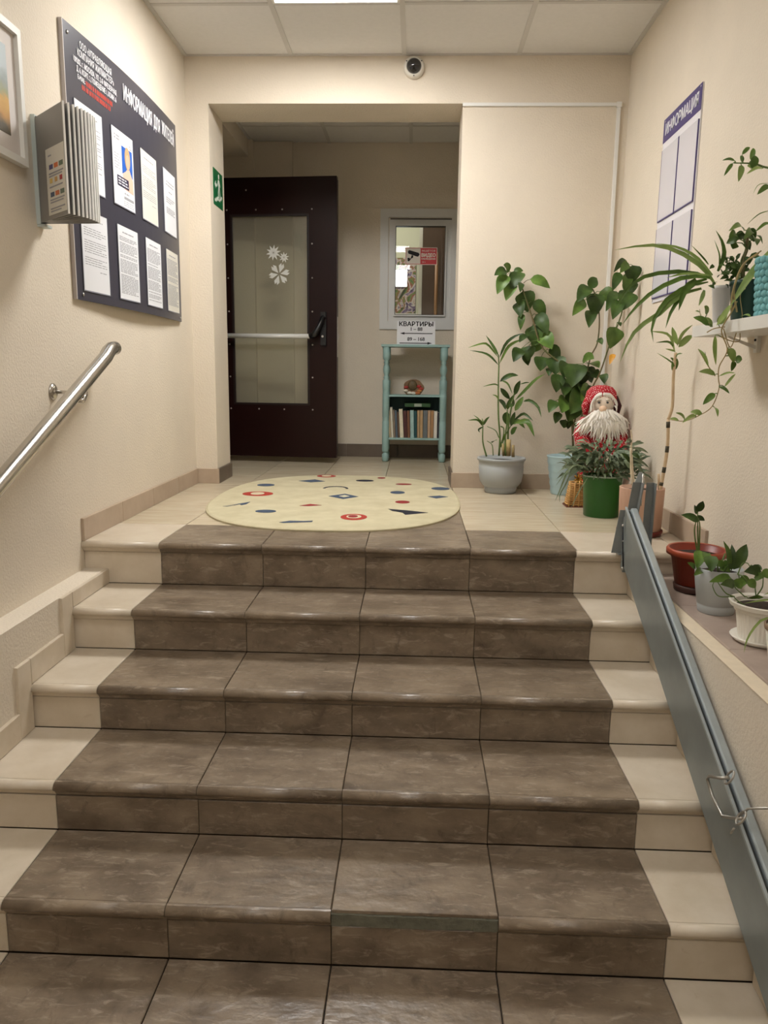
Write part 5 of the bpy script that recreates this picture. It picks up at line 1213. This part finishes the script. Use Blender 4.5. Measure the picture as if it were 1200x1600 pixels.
def pot(parent, prof, m, soil_r, soil_z, n=32, sx=1, sy=1, name='pot', soil=True):
    o = MB().lathe(prof, n=n, sx=sx, sy=sy).build(name, m, parent)
    if soil: MB().lathe([(0.0001, soil_z - .02), (soil_r, soil_z - .004), (soil_r*.6, soil_z + .004), (.0001, soil_z + .006)], n=24, sx=sx, sy=sy).build('soil', SOIL, o)
    return o
def plant(name, org, label, cat='potted plant'): return tag(empty(name, org), label, cat)

# dracaena in the grey planter
GREYPOT = mat('pot_grey', rgb(162, 166, 166), .45)
org = (1.470, 1.462, 0); pl = plant('potted_dracaena', org, 'thin branching dracaena in a wide grey plastic planter on the landing')
pot(pl, [(.082, 0), (.088, .004), (.092, .030), (.090, .032), (.100, .040), (.116, .062), (.1225, .095), (.1255, .150), (.1225, .152), (.127, .180), (.133, .182), (.136, .190), (.133, .198), (.124, .197), (.118, .17)], GREYPOT, .119, .178)
put_leaves('dra_leaf', pl, org, None, 'lance', mats=[LEAFD, LEAFD, LEAFM], ws=1.25); put_stems('dra_stem', pl, org, STEMG); put_stems('dra_stump', pl, org, STRAW, 1.0, name='cut_stump')
# tall hibiscus in the light blue pot
BLUEPOT = mat('pot_blue', rgb(170, 196, 200), .4, var=.04, scale=8)
org = (1.822, 1.44, 0); pl = plant('potted_hibiscus', org, 'tall leafy hibiscus with long branches in a light blue banded pot')
pr_ = [(.070, 0)]
for k in range(5): r_ = .072 + .0055*k; pr_ += [(r_, .005 + .04*k), (r_ + .004, .020 + .04*k), (r_ + .003, .040 + .04*k)]
pr_ += [(.101, .208), (.103, .215), (.098, .216), (.092, .19)]
pot(pl, pr_, BLUEPOT, .094, .196)
put_leaves('hib_leaf', pl, org, None, 'broad', mats=[LEAFD, LEAFD, LEAFD, LEAFM], ws=1.3, ls=1.15); put_leaves('hib_yellow', pl, org, LEAFY); put_stems('hib_stem', pl, org, STEMB); petioles('hib_leaf', 'hib_stem', pl, org, STEMG, .0017, .14)
# gnome doll
gn = tag(empty('gnome_doll', (1.945, 1.20, 0)), 'stuffed gnome doll in red polka dot clothes with a long white beard', 'doll')
DOT = bpy.data.materials.new('polka_dot'); DOT.use_nodes = True; nt = DOT.node_tree
tcn = nt.nodes.new('ShaderNodeTexCoord'); mpn = nt.nodes.new('ShaderNodeMapping'); mpn.inputs['Scale'].default_value = (105, 105, 105); mpn.inputs['Rotation'].default_value = (.3, .5, .6)
nt.links.new(tcn.outputs['Object'], mpn.inputs['Vector'])
vf = nt.nodes.new('ShaderNodeVectorMath'); vf.operation = 'FRACTION'; nt.links.new(mpn.outputs[0], vf.inputs[0])
vd = nt.nodes.new('ShaderNodeVectorMath'); vd.operation = 'DISTANCE'; vd.inputs[1].default_value = (.5, .5, .5); nt.links.new(vf.outputs[0], vd.inputs[0])
lt = nt.nodes.new('ShaderNodeMath'); lt.operation = 'LESS_THAN'; lt.inputs[1].default_value = .31; nt.links.new(vd.outputs['Value'], lt.inputs[0])
mx = nt.nodes.new('ShaderNodeMix'); mx.data_type = 'RGBA'; mx.inputs['A'].default_value = rgb(176, 22, 38); mx.inputs['B'].default_value = rgb(226, 190, 190)
nt.links.new(lt.outputs[0], mx.inputs['Factor']); nt.links.new(mx.outputs['Result'], nt.nodes['Principled BSDF'].inputs['Base Color']); nt.nodes['Principled BSDF'].inputs['Roughness'].default_value = .85
MB().lathe([(.0001, .02), (.085, .022), (.10, .06), (.105, .20), (.104, .32), (.095, .40), (.07, .455), (.05, .47), (.0001, .475)], n=24, sy=.75).build('robe', DOT, gn)
for s in (-1, 1):
    slv = MB().tube([(s*.07, 0, .43), (s*.097, -.02, .36), (s*.088, -.065, .28), (s*.040, -.095, .245)], [.034, .042, .042, .038], 14).build('sleeve', DOT, gn)
    MB().tube([(s*.040, -.095, .245), (s*.022, -.105, .236)], [.026, .022], 12).build('fur_cuff', mat('fur_white', rgb(226, 218, 206), .95, var=.06, scale=60, bump=1, bscale=150), slv)
FACE = mat('doll_face', rgb(232, 218, 204), .8)
hd_ = MB().ball((0, -.01, .515), (.062, .058, .070), 20, 12).build('head', FACE, gn)
MB().ball((-.008, -.075, .488), (.021, .018, .017)).build('nose', mat('doll_nose', rgb(228, 196, 168), .8), hd_)
for s in (-1, 1):
    MB().ball((s*.021 - .006, -.064, .520), (.0075, .004, .006), 10, 6).build('eye', mat('doll_eye', rgb(70, 74, 78), .3), hd_)
    MB().tube([(s*.012 - .006, -.066, .532), (s*.026 - .006, -.064, .535), (s*.036 - .006, -.058, .528)], [.004, .005, .003], 8).build('eyebrow', MATS['fur_white'], hd_)
MB().lathe([(.070, .505), (.079, .52), (.081, .545), (.074, .575), (.055, .597), (.025, .606), (.0001, .607)], n=24, sy=.95).build('cap', DOT, gn, loc=(0, .016, 0))
for s in (-1, 1): MB().tube([(s*.068, .0, .55), (s*.082, -.004, .50), (s*.080, -.004, .455)], [.014, .022, .012], 10).build('cap_flap', DOT if s < 0 else mat('flap_lining', rgb(72, 36, 40), .9), gn)
FUR = mat('beard_white', rgb(238, 233, 224), .9, var=.08, scale=40, stretch=(1, 1, .2))
bd_ = MB(); random.seed(11)
for k in range(230):
    u = random.uniform(-1, 1); lay = random.random()
    bx0 = u*.058; bz0 = .495 - .02*abs(u) - .045*lay; by0 = -.050 - .028*(1 - u*u)
    ln = (.115 + .07*(1 - abs(u))) * random.uniform(.45, 1.1) * (1 - .35*lay)
    ex_ = u*.125 + random.uniform(-.03, .03); ez = bz0 - ln
    bd_.tube([(bx0, by0, bz0), (bx0*.5 + ex_*.5 + random.uniform(-.02, .02), by0 - .020 - random.uniform(0, .012), bz0 - ln*.45), (ex_, by0 - .012 + random.uniform(-.01, .01), ez)], [.0055, .0065, .0012], 5, cap=False)
b_ = bd_.build('beard', FUR, gn); b_['kind'] = 'stuff'
hrm = MB()
for k in range(60):
    a = random.uniform(-.3, pi + .3); r_ = .064
    x_, z_ = r_*cos(a), .515 + r_*.9*sin(a)
    hrm.tube([(x_*.9, -.048, z_), (x_*1.02, -.060, z_ - .012), (x_*1.06, -.052, z_ - .032)], [.004, .005, .001], 5, cap=False)
h_ = hrm.build('fringe', FUR, gn); h_['kind'] = 'stuff'
MB().lathe([(.0001, 0), (.05, 0), (.055, .02), (.04, .05), (.0001, .06)], n=16).build('boot', BLACKP, gn, loc=(-.05, -.05, 0)); MB().lathe([(.0001, 0), (.05, 0), (.055, .02), (.04, .05), (.0001, .06)], n=16).build('boot', BLACKP, gn, loc=(.05, -.05, 0))
# wicker sledge-like basket with gold bow
wk = tag(empty('wicker_basket', (1.812, 1.035, 0)), 'small woven wicker basket with a gold bow behind the green pot', 'basket')
WICK = mat('wicker', rgb(190, 140, 76), .6, color2=rgb(214, 172, 110), scale=60)
for k in range(11):
    z_ = .014 + .0105*k; hx_ = .056 - .0018*k; nn_ = 20
    ring = [(hx_*math.copysign(abs(cos(t))**.5, cos(t)), .045*math.copysign(abs(sin(t))**.5, sin(t)) , z_) for t in [2*pi*i/nn_ for i in range(nn_ + 1)]]
    MB().tube(ring, [.0042 + .0016*((i + k) % 2) for i in range(nn_ + 1)], 6, cap=False).build('wicker_strand', WICK, wk)
for k in range(5): MB().tube([(-.05 + .025*k, -.049, .005), (-.045 + .0225*k, -.049, .132)], .004, 6).build('wicker_stake', WICK, wk)
MB().box((-.062, -.052, 0), (.062, .052, .007)).build('base', mat('wicker_base', rgb(110, 60, 40), .6), wk)
GOLD = mat('gold_foil', rgb(226, 180, 90), .22, .9)
for k in range(7):
    a = 2*pi*k/7; MB().tube([(-.01, -.06, .150), (-.01 + .022*cos(a), -.068, .150 + .022*sin(a)), (-.01 + .010*cos(a + .5), -.064, .150 + .010*sin(a + .5))], [.002, .007, .002], 6).build('bow_loop', GOLD, wk)
# green pot with bushy succulent
GREENP = mat('pot_green', rgb(26, 92, 22), .3, var=.03)
org = (1.872, .772, 0); pl = plant('potted_bush', org, 'bushy grey-green plant spilling over a bright green pot')
pot(pl, [(.078, 0), (.081, .003), (.092, .185), (.095, .193), (.093, .196), (.088, .192), (.085, .17)], GREENP, .086, .182)
MB().lathe([(.0945, .190), (.0965, .193), (.0955, .1965), (.092, .1965)], n=32, cap=False).build('rim_band', mat('rim_pale', rgb(150, 166, 150), .3), pl)
fo = MB(); random.seed(5)
for k in range(520):
    a = random.uniform(0, 2*pi); el = random.uniform(.05, 1.25); rr = random.uniform(.35, 1.0)
    cx_, cy_, cz_ = .165*rr*cos(a)*cos(el*.8) * 1.05, .115*rr*sin(a)*cos(el*.8), .215 + .145*rr*sin(el) - .03*(1 - sin(el))
    d = Vector((cos(a), sin(a), random.uniform(-.5, .9))).normalized(); L_ = random.uniform(.035, .075)
    if cx_ > .15: cx_ = .15
    P = [(cx_, cy_, cz_), tuple(Vector((cx_, cy_, cz_)) + d*L_*.5 + Vector((0, 0, .006))), tuple(Vector((cx_, cy_, cz_)) + d*L_ - Vector((0, 0, .008)))]
    lm_ = leaf_mesh(P, random.uniform(.012, .020), 'lance', .2, 3, nrm=(random.uniform(-1, 1), random.uniform(-1, .2), random.uniform(.2, 1))); fo.add(lm_.v, lm_.f, True)
f_ = fo.build('foliage', LEAFG, pl); f_['kind'] = 'stuff'
for k in range(9):
    a = 2*pi*k/9; MB().tube([(.02*cos(a), .02*sin(a), .18), (.06*cos(a), .05*sin(a), .24), (.11*cos(a), .08*sin(a), .27)], .003, 6).build('stem', STEMG, pl)
put_leaves('bush_strand', pl, org, LEAFG, 'lance', 'trailing_shoot')
# terracotta cylinder with cane plant
TERRA = mat('terracotta', rgb(192, 152, 130), .7, color2=rgb(204, 168, 146), scale=8, stretch=(3, 3, .6))
org = (1.932, .345, 0); pl = plant('potted_cane_plant', org, 'tall bare cane plant in a terracotta cylinder pot on a red saucer')
pot(pl, [(.080, .020), (.086, .024), (.091, .196), (.0915, .200), (.085, .200), (.084, .175)], TERRA, .084, .186)
MB().lathe([(.075, 0), (.088, .003), (.094, .018), (.094, .024), (.088, .024), (.083, .010)], n=28).build('saucer', mat('saucer_red', rgb(112, 32, 26), .45), pl)
put_leaves('cane_leaf', pl, org, None, 'lance', mats=[LEAFM, LEAFL, LEAFM], ws=1.3); put_stems('cane_stem', pl, org, CANE, .9, 9, 'cane')
P0 = PLANT['cane_stem'][0][0]
for t in (.12, .36, .62, .9):
    C = catmull(P0, 40); i = int(t*40); rel(MB().tube([C[i], C[min(i + 3, 40)]], .0078, 9).build('cane_scar', CANED, pl), org)
put_stems('stick_stem', pl, org, mat('pale_stick', rgb(222, 208, 180), .7, var=.1, scale=40), .7, 8, 'pale_stick'); put_leaves('stick_leaf', pl, org, None, 'lance', mats=[LEAFD, LEAFG])
# oval red-brown pot on the ledge
RPOT = mat('pot_redbrown', rgb(132, 46, 26), .4, var=.04); RPOTR = mat('pot_redrim', rgb(166, 76, 50), .4)
ZT = ZLR + .008
org = (1.970, -.215, ZT); pl = plant('potted_seedling', org, 'three-leaved seedling in a red-brown flower pot on the ledge')
pot(pl, [(.060, .026), (.066, .028), (.084, .128), (.092, .130), (.099, .134), (.100, .148), (.096, .153), (.090, .150), (.084, .12)], RPOT, .086, .132)
MB().lathe([(.084, .1285), (.1005, .1325), (.1012, .148), (.0965, .1545), (.091, .152)], n=32, cap=False).build('rim', RPOTR, pl)
MB().lathe([(.055, 0), (.066, .003), (.070, .024), (.064, .026)], n=28).build('saucer', mat('saucer_dark', rgb(74, 44, 36), .5), pl)
put_leaves('anth_leaf', pl, org, LEAFD, 'broad'); put_stems('anth_stem', pl, org, STEMG)
# grey pot on the ledge
GPOT2 = mat('pot_lightgrey', rgb(176, 180, 180), .35)
org = (1.956, -.455, ZT); pl = plant('potted_pothos', org, 'glossy broad-leaved pothos in a smooth light grey pot on the ledge')
pot(pl, [(.054, 0), (.0555, .003), (.059, .026), (.0575, .028), (.060, .030), (.070, .10), (.0735, .144), (.071, .146), (.067, .12)], GPOT2, .068, .130)
put_leaves('gp_leaf', pl, org, None, 'broad', mats=[LEAFM, LEAFD, LEAFM], ws=1.15, ls=1.1)
for k in range(6): a = k*1.05; MB().tube([(.01*cos(a), .01*sin(a), .12), (.035*cos(a), .03*sin(a), .16), (.05*cos(a), .03*sin(a), .185)], .0025, 6).build('stem', STEMG, pl)
# white ribbed pot
WPOT = mat('pot_white', rgb(230, 226, 216), .4, var=.02)
org = (1.978, -.735, ZT); pl = plant('potted_ivy', org, 'round-leaved trailing plant in a white ribbed pot with saucer on the ledge')
def ribbed(prof, n, amp):
    mb = MB(); nn = n*2; vs = []; fs = []
    for r, z, am in prof:
        for k in range(nn): q = r - am*(k % 2); vs.append((q*cos(2*pi*k/nn), q*sin(2*pi*k/nn), z))
    for i in range(len(prof) - 1):
        for k in range(nn): fs.append((i*nn + k, i*nn + (k+1) % nn, (i+1)*nn + (k+1) % nn, (i+1)*nn + k))
    fs.append(tuple(reversed(range(nn)))); return mb.add(vs, fs, False)
ribbed([(.060, .010, 0), (.062, .014, .002), (.074, .095, .002), (.077, .100, 0), (.090, .104, 0), (.094, .116, 0), (.088, .118, 0), (.080, .112, 0), (.078, .09, 0)], 36, .002).build('pot', WPOT, pl)
MB().lathe([(.0001, .094), (.078, .098), (.04, .104), (.0001, .105)], n=24).build('soil', SOIL, pl)
MB().lathe([(.060, 0), (.072, .002), (.084, .014), (.082, .017), (.070, .010), (.0001, .010)], n=28).build('saucer', WPOT, pl)
put_leaves('wp_leaf', pl, org, None, 'broad', mats=[LEAFM, LEAFD, LEAFM], ws=1.2, ls=1.15); put_stems('wp_stem', pl, org, STEMG); petioles('wp_leaf', 'wp_stem', pl, org, STEMG, .0016, .08)
# fourth pot, mostly beyond the frame
org = (1.962, -.965, ZT); pl = plant('potted_spider_plant', org, 'striped spider plant in a plain white pot with brown rim on the ledge')
pot(pl, [(.055, 0), (.058, .004), (.076, .110), (.074, .112), (.070, .09)], WPOT, .071, .10)
MB().lathe([(.0745, .106), (.0785, .108), (.0795, .120), (.075, .121)], n=28, cap=False).build('rim', mat('rim_brown', rgb(128, 104, 84), .5), pl)
put_leaves('sp4_leaf', pl, org, LEAFL, 'blade')
for k in range(5):
    a = 2.2 + k*.9; rel(leaf_mesh([(org[0], org[1], ZT + .10), (org[0] + .05*cos(a)*.6, org[1] + .06*sin(a), ZT + .20), (org[0] + .12*cos(a)*.6, org[1] + .14*sin(a), ZT + .17)], .014, 'blade').build('leaf', LEAFL, pl), org)

# ---- on the wall shelf
ZS = .822
org = (1.945, -.305, ZS); pl = plant('potted_chlorophytum', org, 'spider plant with long arching leaves in a small pale grey pot on the shelf end')
pot(pl, [(.019, 0), (.020, .003), (.029, .105), (.0305, .108), (.0305, .118), (.028, .118), (.027, .10)], mat('pot_palegrey', rgb(198, 196, 194), .45), .027, .108, 24)
put_leaves('spi_leaf', pl, org, None, 'blade', mats=[LEAFM, LEAFM, LEAFL], fold=.4, ws=1.35)
org = (1.985, -.425, ZS); pl = plant('potted_geranium', org, 'dark-leaved shrub in a dark green pot on the plant shelf')
pot(pl, [(.046, 0), (.048, .003), (.058, .105), (.061, .107), (.061, .120), (.057, .120), (.055, .10)], mat('pot_darkgreen', rgb(14, 56, 46), .35), .055, .108)
put_leaves('ger_leaf', pl, org, None, 'broad', mats=[LEAFD, LEAFD, LEAFM], ws=1.35, ls=1.3); put_stems('ger_stem', pl, org, STEMB); petioles('ger_leaf', 'ger_stem', pl, org, STEMG, .0016, .08)
fo = MB(); random.seed(9)
for k in range(70):
    c_ = Vector((-.045 + random.gauss(0, .022), .02 + random.gauss(0, .02), .150 + random.gauss(0, .022))); d = Vector((random.uniform(-1, 1), random.uniform(-1, 1), random.uniform(-.4, .8))).normalized()*random.uniform(.018, .03)
    lm_ = leaf_mesh([c_, c_ + d*.5 + Vector((0, 0, .004)), c_ + d], .013, 'broad', .2, 3, nrm=(random.uniform(-1, 1), -1, random.uniform(0, 1))); fo.add(lm_.v, lm_.f, True)
f_ = fo.build('small_foliage', LEAFD, pl); f_['kind'] = 'stuff'
org = (2.008, -.575, ZS); pl = plant('potted_climber', org, 'trailing plant with light green leaves in a turquoise knitted pot cover')
KN = mat('knit_turquoise', rgb(120, 178, 182), .85, var=.08, scale=30, bump=.4, bscale=120)
kn = MB(); nn_ = 22
for row in range(9):
    for k in range(nn_):
        a = 2*pi*(k + .5*(row % 2))/nn_; r_ = .056 + .0012*row
        kn.ball((r_*cos(a), r_*sin(a), .011 + .0185*row), (.0105, .0105, .0115), 8, 6)
MB().lathe([(.0001, .002), (.050, .002), (.061, .165), (.058, .168), (.052, .15), (.048, .02)], n=26).build('pot', mat('pot_inner', rgb(92, 140, 146), .8), pl)
k_ = kn.build('knitted_cover', KN, pl)
MB().lathe([(.0001, .15), (.054, .152), (.0001, .158)], n=20).build('soil', SOIL, pl)
put_leaves('climb_leaf', pl, org, None, 'lance', mats=[LEAFM, LEAFL], ws=1.2, ls=1.1); put_stems('climb_stem', pl, org, STEMG)
put_leaves('big_leaf', pl, org, LEAFL, 'blade'); put_leaves('tra_leaf', pl, org, None, 'lance', mats=[LEAFL, LEAFM, LEAFL], ws=1.3); put_stems('tra_stem', pl, org, STRAW); petioles('tra_leaf', 'tra_stem', pl, org, STEMG, .0014, .10); petioles('climb_leaf', 'climb_stem', pl, org, STEMG, .0014, .06)
